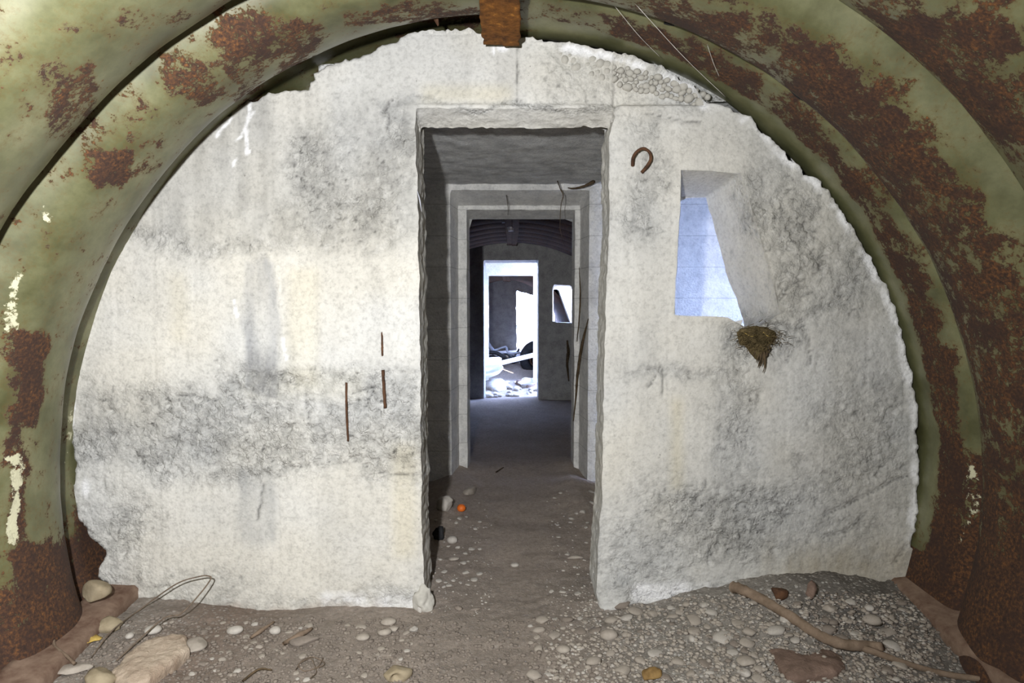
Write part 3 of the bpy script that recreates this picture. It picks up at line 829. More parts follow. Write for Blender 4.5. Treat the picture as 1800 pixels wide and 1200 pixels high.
rz = fbm(P, 3, 4, 510) * 0.010 + fbm(P, 14, 4, 512) * 0.007 * (0.6 + gravel) * np.where(P[:, 1] < 2.7, 1, 0.7) + np.where(c1 > 0.4, (0.55 - d1), 0) * 0.012 * gravel * (d1 < 0.55)
P[:, 2] = fz + rz
dirt = np.array([0.355, 0.295, 0.25]); grey = np.array([0.30, 0.275, 0.245])
tint = dirt[None] * (1 - gravel[:, None]) + grey[None] * gravel[:, None]
tint = tint * (1 + 0.10 * fbm(P, 2.5, 4, 520) + 0.08 * fbm(P, 12, 3, 521))[:, None]
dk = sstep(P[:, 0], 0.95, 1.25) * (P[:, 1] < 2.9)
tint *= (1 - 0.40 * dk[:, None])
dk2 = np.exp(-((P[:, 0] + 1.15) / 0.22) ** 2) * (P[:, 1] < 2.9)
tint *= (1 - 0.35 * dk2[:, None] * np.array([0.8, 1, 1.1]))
tint *= (1 + 0.12 * sstep(P[:, 1], 2.7, 3.3)[:, None] - 0.25 * sstep(P[:, 1], 4.6, 5.4)[:, None])  # passage floor tinted lighter to offset flash falloff, darker beyond
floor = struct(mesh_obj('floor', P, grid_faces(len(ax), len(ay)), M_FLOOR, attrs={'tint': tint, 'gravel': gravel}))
_FZ = {}
def fzz(x, y):
    """real mesh height at (x,y)"""
    i = int(np.clip(np.searchsorted(ax, x), 0, len(ax) - 1)); j = int(np.clip(np.searchsorted(ay, y), 0, len(ay) - 1))
    return float(P_floor[i * len(ay) + j, 2])
P_floor = P

gp, gq = box_vf(-25, 25, -8, 40, -0.5, -0.32)
struct(mesh_obj('ground', gp, gq, M_WOOD, smooth=False))
eb, eq = box_vf(3.4, 3.9, -1.0, 5.6, -0.4, 3.5)
struct(mesh_obj('sun_blocker', eb, eq, M_CONC, smooth=False))  # unseen block added to keep direct sun out of the near lobby
# ------------------------------------------------------------------ first lobby (passage) and middle wall
Y2 = 4.49
def slab(name, p00, p10, p01, nu, nv, mat, nrm, rough=0.004, scale=10, seed=0, thick=0.15):
    p00, p10, p01 = map(lambda a: np.array(a, float), (p00, p10, p01))
    U, W = np.meshgrid(np.linspace(0, 1, nu), np.linspace(0, 1, nv), indexing='ij')
    P = p00 + (p10 - p00) * U.ravel()[:, None] + (p01 - p00) * W.ravel()[:, None]
    nn = np.array(nrm, float)
    P = P + nn * (fbm(P, scale, 4, seed) * rough)[:, None]
    V2 = P - nn * thick
    q = grid_faces(nu, nv); q2 = grid_faces(nu, nv, nu * nv, True)
    rim = []
    idx = np.arange(nu * nv).reshape(nu, nv)
    for line in (idx[0], idx[-1], idx[:, 0], idx[:, -1]):
        for a, b in zip(line[:-1], line[1:]): rim.append([a, b, b + nu * nv, a + nu * nv])
    return struct(mesh_obj(name, np.vstack([P, V2]), np.vstack([q, q2, np.array(rim)]), mat))
# slab over the lobby: its underside shows board marks and honeycombing
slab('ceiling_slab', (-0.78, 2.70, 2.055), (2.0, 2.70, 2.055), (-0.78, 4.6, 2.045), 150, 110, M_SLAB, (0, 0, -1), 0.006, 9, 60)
slab('wall_left', (-0.72, 2.7, -0.2), (-0.72, 4.6, -0.2), (-0.72, 2.7, 2.1), 30, 30, M_CONC, (1, 0, 0), 0.005, 8, 63)
# right-hand side of the lobby: the way out into daylight lies beyond this pier
slab('wall_right', (1.98, 2.7, -0.2), (1.98, 3.28, -0.2), (1.98, 2.7, 2.1), 10, 20, M_CONC, (-1, 0, 0), 0.005, 8, 64)
slab('lintel', (1.98, 3.28, 1.92), (1.98, 4.5, 1.92), (1.98, 3.28, 2.2), 10, 6, M_CONC, (-1, 0, 0), 0.004, 8, 65)
slab('daylight_baffle', (0.645, 2.86, -0.2), (0.645, 4.43, -0.2), (0.645, 2.86, 2.1), 40, 40, M_CONC, (-1, 0, 0), 0.003, 8, 66, 0.055)  # unseen baffle added to hold the daylight back from the passage

def frame_wall(name, yf, rects, xr, zr, res, mat, rmat, holes=(), disp=True, thick=0.25):
    """rects: list of (y, xl, xr, ztop) the stepped reveal from the front back"""
    outl = np.array([[xr[0], zr[0]], [xr[1], zr[0]], [xr[1], zr[1]], [xr[0], zr[1]]], float)
    y0, xl, xr_, zt = rects[0]
    hole = resample(np.array([[xl, zr[0] - .2], [xl, zt], [xr_, zt], [xr_, zr[0] - .2]]), 0.03, True, 0.002, 8)
    ex = []
    def loop(r):
        y, a, b, z = r
        pts = []
        for (p, q) in (((a, -0.25), (a, z)), ((a, z), (b, z)), ((b, z), (b, -0.25))):
            for t in np.linspace(0, 1, 45 if p[0] == q[0] else 22, endpoint=False): pts.append([p[0] + (q[0] - p[0]) * t, y, p[1] + (q[1] - p[1]) * t])
        pts.append([b, y, -0.25])
        return np.array(pts)
    Ls = [loop(r) for r in rects]
    n3 = [L + np.stack([fbm(L, 14, 3, 77), 0 * L[:, 0], fbm(L, 14, 3, 79)], 1) * (0.003 if i else 0.0) for i, L in enumerate(Ls)]
    for a, b in zip(n3[:-1], n3[1:]): ex.append(strip(a, b, 7, 0.002, 5, 20))
    dp = (lambda V: fbm(V, 6, 4, 88) * 0.004) if disp else None
    return struct(masked_wall(name, yf, outl, [hole] + list(holes), res, thick, mat, dp, None, None, ex))
def px_rect(D, x0, x1, y): a = at(x0, y, D); b = at(x1, y, D); return (D, a[0], b[0], a[2])
r2 = [px_rect(Y2, 791, 1036, 334), px_rect(4.76, 805, 1020, 361), px_rect(4.765, 820, 1011, 369), px_rect(4.97, 825, 1006, 385)]
wall_mid = frame_wall('wall_middle', Y2, r2, (-0.75, 2.3), (-0.2, 2.15), 0.02, M_BOARD, M_CONC, thick=0.5)
# rear of the middle wall, closes the arch of the middle room
bh = np.array([[r2[3][1], -0.4], [r2[3][1], r2[3][3]], [r2[3][2], r2[3][3]], [r2[3][2], -0.4]])
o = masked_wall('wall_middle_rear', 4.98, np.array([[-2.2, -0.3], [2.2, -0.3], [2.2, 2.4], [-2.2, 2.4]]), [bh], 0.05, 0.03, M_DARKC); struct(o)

# ------------------------------------------------------------------ middle room
def simple_vault(name, y0, y1, cx, cz, R, amp, period, mat, th0=-0.35, strap=True, na=120):
    th0 = -math.asin(min(0.95, (cz + 0.2) / R))
    sh = shell(name, y0, y1, cx, cz, R + amp + 0.22, R + amp + 0.22, R + amp + 0.22, M_DARKC, th0)
    n = int(round((y1 - y0) / period)); per = (y1 - y0) / n
    proto = None
    for i in range(n):
        if proto is None:
            th = np.linspace(th0, math.pi - th0, na); t = np.linspace(0, 1, 14)
            TT, YY = np.meshgrid(th, t, indexing='ij')
            r = R + profile(YY, amp)
            Pn = np.stack([cx + r * np.cos(TT), y0 + YY * per, cz + r * np.sin(TT)], -1).reshape(-1, 3)
            rr = np.full(len(Pn), 1.0)
            proto = mesh_obj('steel_sheet', Pn, grid_faces(na, 14), mat, sh, attrs={'rust': rr, 'white': rr * 0})
        else:
            c = proto.copy(); C.objects.link(c); c.parent = sh; c.location = (0, i * per, 0)
    if strap:
        plate('crown_strap', cx - 0.065, cx + 0.065, y0 + 0.05, y1 - 0.03, cz + R - 0.02, M_DKRUST, sh, seam=0.5, seed=int(y0))
    return sh
Y3 = 8.33
simple_vault('ceiling', 4.99, Y3, 0.0, 0.28, 1.70, 0.06, 0.42, M_STEEL)
# small metal clamp hanging on the strap
cl = empty('metal_clamp', at(898, 396, 6.3)); tag(cl, 'small shiny metal fitting hanging on the crown strap of the middle room', 'fitting')
V, q = tube_vf([(0, 0, -0.055), (0, 0, -0.02), (0, 0, 0.02), (0, 0, 0.12)], [0.026, 0.034, 0.02, 0.016], 10)
mesh_obj('body', V, [tuple(dict.fromkeys(f)) for f in q], M_ZINC, cl)
V, q = tube_vf([(-0.085, 0, 0.03), (0.0, 0, 0.035), (0.04, 0, 0.03)], 0.009, 6)
mesh_obj('cross_pin', V, [tuple(dict.fromkeys(f)) for f in q], M_ZINC, cl)

# far wall with doorway and embrasure
wl = [poly_px([(971, 566), (971, 506), (974, 500), (1003, 501), (1016, 520), (1024, 568)], Y3)]
wlb = [poly_px([(973, 566), (973, 509), (976, 503), (1002, 503), (1012, 520), (1020, 567)], Y3 + 0.25)]
e3 = []
r3 = [px_rect(Y3, 850, 947, 457), (Y3 + 0.27, at(850, 457, Y3)[0] + 0.01, at(947, 457, Y3)[0] - 0.005, at(850, 457, Y3)[2] - 0.02)]
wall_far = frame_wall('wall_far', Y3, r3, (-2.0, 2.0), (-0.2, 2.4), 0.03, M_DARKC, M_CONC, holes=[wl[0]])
f_ = np.array([[p[0], Y3, p[1]] for p in wl[0]]); b_ = np.array([[p[0], Y3 + 0.25, p[1]] for p in wlb[0]])
Vs, Qs = strip(np.vstack([f_, f_[:1]]), np.vstack([b_, b_[:1]]), 4)
mesh_obj('embrasure_reveal', Vs, Qs, M_PALE, wall_far, smooth=False)
o = masked_wall('wall_far_rear', Y3 + 0.27, np.array([[-2.0, -0.2], [2.0, -0.2], [2.0, 2.3], [-2.0, 2.3]]),
                [np.array([[r3[1][1], -0.4], [r3[1][1], r3[1][3]], [r3[1][2], r3[1][3]], [r3[1][2], -0.4]]), wlb[0]], 0.04, 0.02, M_PALE); struct(o)

# ------------------------------------------------------------------ second lobby, inner wall, end room
Y4 = 9.6
slab('ceiling_slab', (-1.1, 8.5, 1.86), (0.1, 8.5, 1.86), (-0.9, 9.65, 1.86), 20, 20, M_PALE, (0, 0, -1), 0.004, 8, 71)
slab('wall_left', (-0.86, 8.5, -0.2), (-0.86, 9.65, -0.2), (-0.86, 8.5, 1.95), 12, 20, M_PALE, (1, 0, 0), 0.004, 8, 72)
w4 = [poly_px([(970, 572), (970, 508), (982, 508), (1005, 572)], Y4)]
a4, b4 = at(859, 484, Y4), at(937.5, 484, Y4)
r4 = [(Y4, a4[0], b4[0], a4[2]), (Y4 + 0.25, a4[0] - 0.02, b4[0] + 0.02, a4[2] + 0.0)]
wall_inner = frame_wall('wall_inner', Y4, r4, (-1.0, 1.5), (-0.2, 1.95), 0.03, M_PALE, M_PALE, holes=w4)
YE = 13.0
simple_vault('ceiling', 9.86, YE, -0.10, 0.69, 0.98, 0.05, 0.30, M_STEEL)
eh = poly_px([(908, 640), (908, 511), (938, 519), (975, 535), (975, 640)], YE)
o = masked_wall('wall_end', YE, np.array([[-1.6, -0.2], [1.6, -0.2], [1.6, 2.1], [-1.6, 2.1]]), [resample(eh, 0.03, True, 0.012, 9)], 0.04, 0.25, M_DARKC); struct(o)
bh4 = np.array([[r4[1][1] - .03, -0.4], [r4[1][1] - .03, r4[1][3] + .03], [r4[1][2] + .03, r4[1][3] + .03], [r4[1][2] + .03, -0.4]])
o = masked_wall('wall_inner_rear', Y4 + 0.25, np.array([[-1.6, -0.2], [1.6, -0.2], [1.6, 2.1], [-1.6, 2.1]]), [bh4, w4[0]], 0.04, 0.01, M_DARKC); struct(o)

# ------------------------------------------------------------------ floor stones
def lift(px, py, zguess=0.02):
    p = on_floor(px, py, zguess)
    for _ in range(5): p = on_floor(px, py, fzz(p[0], p[1]))
    return p
STV = []
for k in range(9):
    V, T = stone_verts(30 + k, ICO2, 0.26, (5, 2, 4)[k % 3])
    STV.append((V, T))
stone_mesh = {}
for mi, mm in enumerate((M_STONE, M_STONE2, M_STONE3)):
    for k in range(9):
        me = bpy.data.meshes.new('pebble'); V, T = STV[k]
        me.from_pydata([tuple(v) for v in V], [], [tuple(t) for t in T])
        me.polygons.foreach_set('use_smooth', np.ones(len(me.polygons), dtype=bool)); me.materials.append(mm); stone_mesh[mi, k] = me
placed = []
def put_pebble(px, py, rpx, label, group, mi=None, flat=0.55, ex=1.3):
    p = lift(px, py); s = rpx / F * max(p[1], 0.5)
    mi = random.choice((0, 0, 0, 1, 2)) if mi is None else mi
    o = bpy.data.objects.new('pebble', stone_mesh[mi, random.randrange(9)])
    C.objects.link(o)
    e = random.uniform(1.0, ex)
    o.scale = (s * e, s * random.uniform(0.9, 1.2), s * flat * random.uniform(0.8, 1.2))
    o.rotation_euler = (random.uniform(-.2, .2), random.uniform(-.2, .2), random.uniform(-.6, .6))
    o.location = (p[0], p[1], p[2] + o.scale[2] * 0.12)
    tone = {0: 'grey', 1: 'pale', 2: 'brownish'}[mi]; size_ = 'larger' if rpx > 7.5 else 'small'
    wh = landmark(px, py)
    tag(o, f'{size_} {tone} pebble {wh}', 'pebble', f'{size_} {tone} pebbles {wh}')
    placed.append((px, py, rpx))
    return o
LM = [(262, 1178, 'beside the large pale pinkish rock'), (484, 1112, 'near the short dark twig'), (600, 1150, 'in front of the left wall'), (683, 1105, 'near the stone cluster at the left jamb'),
      (900, 1120, 'on the path before the doorway'), (990, 1160, 'at the left edge of the gravel'), (1070, 1122, 'near the large smooth oval stone'), (1146, 1185, 'near the ochre stone'),
      (1200, 1075, 'close to the foot of the right wall'), (1230, 1130, 'near the bright white bean-shaped pebble'), (1340, 1090, 'in front of the long branch'), (1312, 1168, 'left of the reddish brown slab'),
      (1380, 1115, 'behind the reddish brown slab'), (1470, 1080, 'behind the long branch'), (1540, 1100, 'toward the right base rail'), (1560, 1180, 'right of the reddish brown slab'),
      (795, 960, 'near the black lump in the doorway'), (810, 900, 'near the orange cap'), (790, 1030, 'just inside the left jamb'), (1000, 880, 'deep in the passage on its right side'), (1020, 980, 'by the flat buried stone in the passage'), (1030, 1050, 'just inside the right jamb')]
def landmark(px, py):
    return min(LM, key=lambda q: (q[0] - px) ** 2 + 2 * (q[1] - py) ** 2)[2]
def scatter(n, region, rr, label, group, power=2.2, mi=None, test=None, gap=0.95):
    k = t = 0
    while k < n and t < n * 80:
        t += 1
        x0, y0, x1, y1 = region
        u = random.uniform(x0, x1); v = random.uniform(y0, y1)
        if test and not test(u, v): continue
        r = rr[0] + (rr[1] - rr[0]) * random.random() ** power
        if any((u - a) ** 2 + ((v - b) * 1.4) ** 2 < ((r + c) * gap) ** 2 for a, b, c in placed): continue
        put_pebble(u, v, r, label, group, mi); k += 1
# the named, single stones
def rock(name, px, py, size, mat, label, cat='stone', seed=0, rough=0.16, facets=3, rz=0.0, sink=0.3, base=ICO3, tilt=(0, 0)):
    p = lift(px, py)
    V, T = stone_verts(seed, base, rough, facets)
    V = V * np.array(size)
    V += (fbm(V / max(size), 3.2, 5, seed + 3) * (0.05 if facets < 3 else 0.22) * min(size))[:, None] * V / (np.linalg.norm(V, axis=1)[:, None] + 1e-6)
    o = mesh_obj(name, V, [tuple(t) for t in T], mat)
    o.location = (p[0], p[1], p[2] + size[2] * (1 - sink)); o.rotation_euler = (tilt[0], tilt[1], rz)
    tag(o, label, cat); placed.append((px, py, max(size[0], size[1]) * F / p[1] * 0.75))
    return o
#rock('rock', 262, 1178, (0.135, 0.085, 0.040), M_PINKROCK, 'largest pale pinkish rock lying at the lower left edge of the photo', 'rock', 1, 0.2, 4, 0.45, 0.25, ICO4)
rock('rock', 178, 1200, (0.050, 0.055, 0.03), M_TAN, 'tan broken rock just left of the large pale pinkish rock', 'rock', 4, 0.15, 4, 0.3)
rock('rock', 192, 1106, (0.045, 0.045, 0.026), M_TAN, 'flat tan stone against the left base rail, behind the yellow leaf', 'stone', 6, 0.1, 3, 0.5)
rock('stone', 342, 1138, (0.05, 0.045, 0.016), M_STONE, 'flat grey stone directly behind the large pale pinkish rock', 'stone', 8, 0.1, 3, 0.2)
rock('stone', 268, 1112, (0.034, 0.025, 0.016), M_STONE2, 'oblong pale grey stone inside the bent wire at the left', 'stone', 12, 0.1, 2, 0.3)
rock('stone', 228, 1120, (0.015, 0.015, 0.010), M_STONE2, 'small round whitish pebble lying between the legs of the bent wire', 'pebble', 13, 0.06, 0)
rock('stone', 128, 1142, (0.05, 0.03, 0.02), M_STONE, 'grey flat stone beside the left base rail, left of the yellow leaf', 'stone', 14, 0.1, 3, 0.4)
rock('stone', 128, 1180, (0.06, 0.03, 0.012), M_STONE, 'pale greenish grey stone near the lower left corner', 'stone', 15, 0.12, 3, 0.2)
rock('stone', 413, 1112, (0.030, 0.020, 0.015), M_STONE2, 'smooth oval whitish pebble on the dirt below the left wall', 'pebble', 16, 0.06, 0, 0.3)
rock('stone', 484, 1112, (0.022, 0.018, 0.014), M_STONE2, 'whitish rounded pebble right of the short dark twig', 'pebble', 17, 0.08, 1)
rock('rock', 536, 1130, (0.052, 0.026, 0.015), M_STONE3, 'jagged brownish stone on the dirt in front of the left wall', 'stone', 18, 0.22, 4, 0.35)
rock('stone', 683, 1096, (0.030, 0.022, 0.013), M_STONE, 'broad flat grey stone in the cluster at the left door jamb', 'stone', 19, 0.1, 2, 0.3)
rock('stone', 676, 1114, (0.026, 0.020, 0.013), M_STONE, 'front grey stone of the cluster at the left door jamb', 'stone', 20, 0.1, 2)
rock('stone', 693, 1108, (0.022, 0.014, 0.010), M_STONE, 'right flat grey stone of the cluster at the left door jamb', 'stone', 21, 0.1, 2)
rock('stone', 638, 1123, (0.026, 0.020, 0.012), M_STONE, 'rounded grey stone left of the cluster at the left door jamb', 'stone', 22, 0.1, 1)
rock('stone', 728, 1110, (0.018, 0.014, 0.012), M_STONE2, 'small bright white stone with a dark shadow before the doorway', 'pebble', 23, 0.15, 3, 0.6)
#rock('rock', 1416, 1172, (0.150, 0.085, 0.032), M_REDROCK, 'big flat reddish brown slab lying on the gravel at the right', 'rock', 24, 0.14, 5, -0.25, 0.15, ICO4)
rock('rock', 1146, 1192, (0.036, 0.026, 0.020), M_OCHRE, 'ochre and brown stone at the bottom edge right of centre', 'stone', 25, 0.12, 3, 0.35)
rock('rock', 1369, 1052, (0.034, 0.02, 0.030), M_DKRUST, 'dark brown squarish lump against the foot of the right wall', 'stone', 26, 0.1, 5)
rock('rock', 1424, 1050, (0.022, 0.02, 0.040), M_REDROCK, 'upright reddish brown shard at the foot of the right wall', 'stone', 27, 0.15, 5)
rock('stone', 1070, 1122, (0.034, 0.024, 0.020), M_STONE, 'large smooth oval stone where gravel meets the path', 'stone', 28, 0.06, 0)
rock('stone', 990, 1145, (0.026, 0.022, 0.014), M_STONE, 'round flat stone at the left edge of the gravel', 'stone', 29, 0.06, 1)
rock('stone', 1312, 1168, (0.032, 0.028, 0.016), M_STONE, 'broad grey stone just left of the reddish brown slab', 'stone', 30, 0.08, 2)
rock('stone', 1308, 1186, (0.024, 0.02, 0.012), M_STONE2, 'angular pale stone below the broad grey stone by the slab', 'stone', 31, 0.1, 3)
rock('stone', 1216, 1126, (0.012, 0.02, 0.012), M_STONE2, 'bright white bean-shaped pebble in the middle of the gravel', 'pebble', 32, 0.06, 0)
rock('stone', 1460, 1074, (0.030, 0.02, 0.016), M_STONE, 'pair-topped grey stone on the dark gravel heap at the right', 'stone', 33, 0.15, 2)
rock('stone', 1528, 1072, (0.018, 0.014, 0.012), M_STONE2, 'pale stone high on the dark gravel heap near the right base rail', 'pebble', 34, 0.08, 1)
rock('stone', 905, 995, (0.021, 0.016, 0.010), M_STONE2, 'lone oval white pebble in the middle of the path', 'pebble', 35, 0.05, 0, 0.1)
rock('stone', 798, 984, (0.026, 0.02, 0.010), M_STONE, 'flat grey pebble inside the doorway, nearest the left jamb', 'pebble', 36, 0.08, 1)
rock('stone', 795, 953, (0.028, 0.024, 0.020), M_STONE2, 'pale rounded stone beside the black lump in the doorway', 'stone', 37, 0.1, 1)
rock('rock', 783, 896, (0.050, 0.040, 0.045), M_STONE2, 'whitish crumbling lump of concrete left of the orange cap', 'rubble', 38, 0.25, 4)
rock('rock', 826, 868, (0.040, 0.075, 0.025), M_STONE, 'long grey stone behind the orange cap in the passage', 'stone', 39, 0.12, 3, -0.3)
rock('rock', 772, 946, (0.035, 0.03, 0.038), M_BLACK, 'black charred lump in the shadow of the left jamb', 'lump', 40, 0.3, 3)
rock('rock', 1010, 982, (0.042, 0.016, 0.010), M_STONE, 'flat buried stone on the right side of the passage floor', 'stone', 41, 0.15, 3)
rock('rock', 746, 1072, (0.040, 0.03, 0.062), M_PEBW, 'crumbling concrete lump at the foot of the left door jamb', 'rubble', 44, 0.35, 6, 0.3, 0.5, ICO4)
rock('rock', 836, 1072, (0.024, 0.01, 0.006), M_STONE3, 'thin flat stone flake on the path in front of the doorway', 'stone', 43, 0.2, 3, 0.3)
rock('rock', 806, 1072, (0.016, 0.012, 0.010), M_STONE3, 'dark triangular stone left of the thin flake on the path', 'stone', 44, 0.2, 4)
def slab_rock(name, pix, h, mat, label, cat, seed, amp=0.012, tilt=0.0):
    """broken slab: outline given on the floor, domed rough top, rough broken flanks"""
    base = np.array([lift(a, b)[:2] for a, b in pix]); c = base.mean(0)
    ol = resample(base, 0.008, True, 0.004, seed); n = len(ol)
    rings = [0.0, 0.15, 0.3, 0.45, 0.6, 0.72, 0.82, 0.9, 0.96, 1.0]
    V = []; z0 = fzz(c[0], c[1])
    for k in rings:
        V.append(np.concatenate([c + (ol - c) * k, np.full((n, 1), z0 + h - 0.012 * (k ** 6))], 1))
    for dz, k in ((0.3, 1.02), (0.6, 1.0), (1.3, 0.98)):
        V.append(np.concatenate([c + (ol - c) * k, np.full((n, 1), z0 + h - 0.012 - h * dz)], 1))
    V = np.concatenate(V); m = len(rings) + 3
    V[:, 2] += fbm(V, 9, 5, seed) * amp + fbm(V, 45, 3, seed + 1) * amp * 0.35 + (V[:, 0] - c[0]) * tilt
    V[:, :2] += np.stack([fbm(V, 30, 3, seed + 5), fbm(V, 30, 3, seed + 6)], 1) * 0.003
    V[:n, :] = V[:n].mean(0)
    Q = [[r * n + i, r * n + (i + 1) % n, (r + 1) * n + (i + 1) % n, (r + 1) * n + i] for r in range(m - 1) for i in range(n)]
    o = mesh_obj(name, V, np.array(Q), mat)
    for a, b in pix: placed.append((a, b, 14))
    mx = np.mean(np.array(pix), 0); placed.append((mx[0], mx[1], 45))
    return tag(o, label, cat)
slab_rock('rock', [(198, 1196), (222, 1158), (255, 1140), (300, 1128), (328, 1134), (334, 1156), (312, 1176), (285, 1196), (262, 1212), (215, 1222)], 0.042, M_PINKROCK, 'largest pale pinkish rock lying at the lower left edge of the photo', 'rock', 1, 0.014)
slab_rock('rock', [(1350, 1142), (1372, 1136), (1408, 1146), (1430, 1146), (1452, 1136), (1480, 1152), (1486, 1178), (1470, 1192), (1420, 1200), (1385, 1200), (1372, 1182)], 0.030, M_REDROCK, 'big flat reddish brown slab lying on the gravel at the right', 'rock', 2, 0.010)
# broken hollow tan stone at the bottom
def hollow_stone():
    p = lift(698, 1192)
    V, T = stone_verts(52, ICO3, 0.12, 5)
    V = V * np.array([0.050, 0.036, 0.030])
    d = np.sqrt(((V - np.array([-0.012, -0.036, -0.004])) ** 2).sum(1)); push = np.clip(0.024 - d, 0, 1)
    V[:, 1] += push * 1.6
    o = mesh_obj('rock', V, [tuple(t) for t in T], M_TAN); o.location = (p[0], p[1], p[2] + 0.020); o.rotation_euler = (0.1, 0.1, 0.5)
    tag(o, 'yellowish tan broken stone with a hollow at the bottom edge left of centre', 'stone'); placed.append((698, 1185, 30))
hollow_stone()
# block resting on the left rail
RB = at(168, 1040, 2.42)
V, T = stone_verts(61, ICO3, 0.08, 6); V = V * np.array([0.056, 0.045, 0.046])
rb = mesh_obj('rock', V, [tuple(t) for t in T], M_TAN); rb.location = RB
tag(rb, 'squarish yellow-grey rock sitting on top of the left base rail', 'rock')
placed.append((168, 1040, 40))
placed += [(810, 895, 12), (768, 890, 30), (150, 1125, 20)]

onleft = lambda u, v: v > 1092 and u > 250 - (v - 1080) * 0.9
scatter(120, (1075, 1052, 1600, 1196), (4.5, 17), 'small rounded grey pebble in the gravel right of the doorway', 'grey pebbles in the right-hand gravel', test=lambda u, v: v > 1062 + (0 if u < 1300 else -8) and not (1335 < u < 1505 and v > 1125), power=1.8)
scatter(52, (930, 1085, 1100, 1196), (4, 13), 'small rounded pebble along the edge between path and gravel', 'pebbles along the path edge')
scatter(60, (230, 1090, 730, 1196), (4, 9), 'small grey pebble on the brown dirt below the left wall', 'pebbles on the left-hand dirt', test=onleft)
scatter(24, (740, 1085, 930, 1196), (3.5, 6), 'small pebble pressed into the trodden path before the doorway', 'pebbles on the path', mi=2)
scatter(26, (765, 900, 850, 1040), (3.5, 7), 'small pale stone along the left side of the passage floor', 'stones on the left of the passage', mi=1)
scatter(24, (970, 850, 1045, 1060), (3.5, 7), 'small pale stone along the right side of the passage floor', 'stones on the right of the passage', mi=1)

# fine gravel, uncountable
def gravel_field(name, n, sampler, srange, mat, seed):
    r = np.random.RandomState(seed)
    B, T = ICO1
    Vs = []; Ts = []
    variants = [stone_verts(900 + k, ICO1, 0.25, 0)[0] for k in range(12)]
    for i in range(n):
        u, v = sampler(r)
        p = lift(u, v); s = srange[0] + (srange[1] - srange[0]) * r.rand() ** 2.5
        if p[1] > 2.6 and abs(p[0]) > 0.36: continue
        a = r.uniform(0, 6.28); ca, sa = math.cos(a), math.sin(a)
        V = variants[i % 12] * np.array([s * r.uniform(1, 1.5), s, s * 0.6])
        V = np.stack([V[:, 0] * ca - V[:, 1] * sa, V[:, 0] * sa + V[:, 1] * ca, V[:, 2]], 1) + p + np.array([0, 0, s * 0.25])
        Ts.append(T + len(Vs) * len(V)); Vs.append(V)
    o = mesh_obj(name, np.concatenate(Vs), np.concatenate(Ts), mat)
    o['kind'] = 'stuff'; o['label'] = {1: 'fine grey gravel covering the floor right of the path', 2: 'pale gravel grains strewn over the right-hand floor', 3: 'loose grit and crumbs on the dirt left of the path', 4: 'dark gravel of the heap against the right base rail', 5: 'sparse grit along both sides of the passage floor'}[seed]; o['category'] = 'gravel'
    return o
def s_right(r):
    while True:
        u = r.uniform(960, 1640); v = r.uniform(1045, 1215)
        if u > 1000 + (1215 - v) * r.uniform(0, 0.9) - 60: return u, v
gravel_field('gravel', 3000, s_right, (0.003, 0.011), M_STONE, 1)
gravel_field('gravel', 1300, s_right, (0.002, 0.0085), M_STONE2, 2)
gravel_field('gravel', 3600, lambda r: (r.uniform(120, 1000) if r.rand() < 0.75 else r.uniform(120, 760), r.uniform(1086, 1215)), (0.002, 0.0095), M_STONE3, 3)
gravel_field('gravel', 900, lambda r: (r.uniform(1420, 1680), r.uniform(1040, 1215)), (0.003, 0.010), M_STONE3, 4)
gravel_field('gravel', 420, lambda r: ((r.uniform(755, 870) if r.rand() < .5 else r.uniform(960, 1050)), r.uniform(860, 1085)), (0.002, 0.006), M_STONE2, 5)

# ------------------------------------------------------------------ base rails (bent steel angle)
def rail(name, a, b, w_, h_, label, seed, side):
    a = np.array(a, float); b = np.array(b, float); n = 60
    d = (b - a); L = np.linalg.norm(d); d /= L; s_ = np.array([d[1], -d[0], 0.0]) * side
    prof = [(0, -0.05), (0, h_), (w_ * 0.12, h_ + 0.012), (w_ * 0.9, h_ + 0.02), (w_, h_ + 0.03), (w_, h_ - 0.02), (w_ * 0.2, h_ - 0.03), (w_ * 0.2, -0.05)]
    Vs = []
    for t in np.linspace(0, L, n):
        for (u, z) in prof: Vs.append(a + d * t + s_ * u + np.array([0, 0, z]))
    Vs = np.array(Vs); m = len(prof)
    Vs[:, 0] += fbm(Vs * np.array([0.2, 1, 0.2]), 4, 3, seed) * 0.010; Vs[:, 2] += fbm(Vs, 7, 3, seed + 1) * 0.006
    q = [[i * m + k, i * m + (k + 1) % m, (i + 1) * m + (k + 1) % m, (i + 1) * m + k] for i in range(n - 1) for k in range(m)]
    o = mesh_obj(name, Vs, np.array(q), M_RAIL, smooth=False)
    return tag(o, label, 'rail')
rail('steel_base_rail', (-1.40, 1.5, 0.03), (-1.53, 2.64, 0.04), 0.13, 0.04, 'dusty brown steel rail along the foot of the left sheets', 6, -1)
rail('steel_base_rail', (1.46, 1.5, 0.03), (1.55, 2.68, 0.06), 0.12, 0.05, 'dusty brown steel rail along the foot of the right sheets', 9, 1)

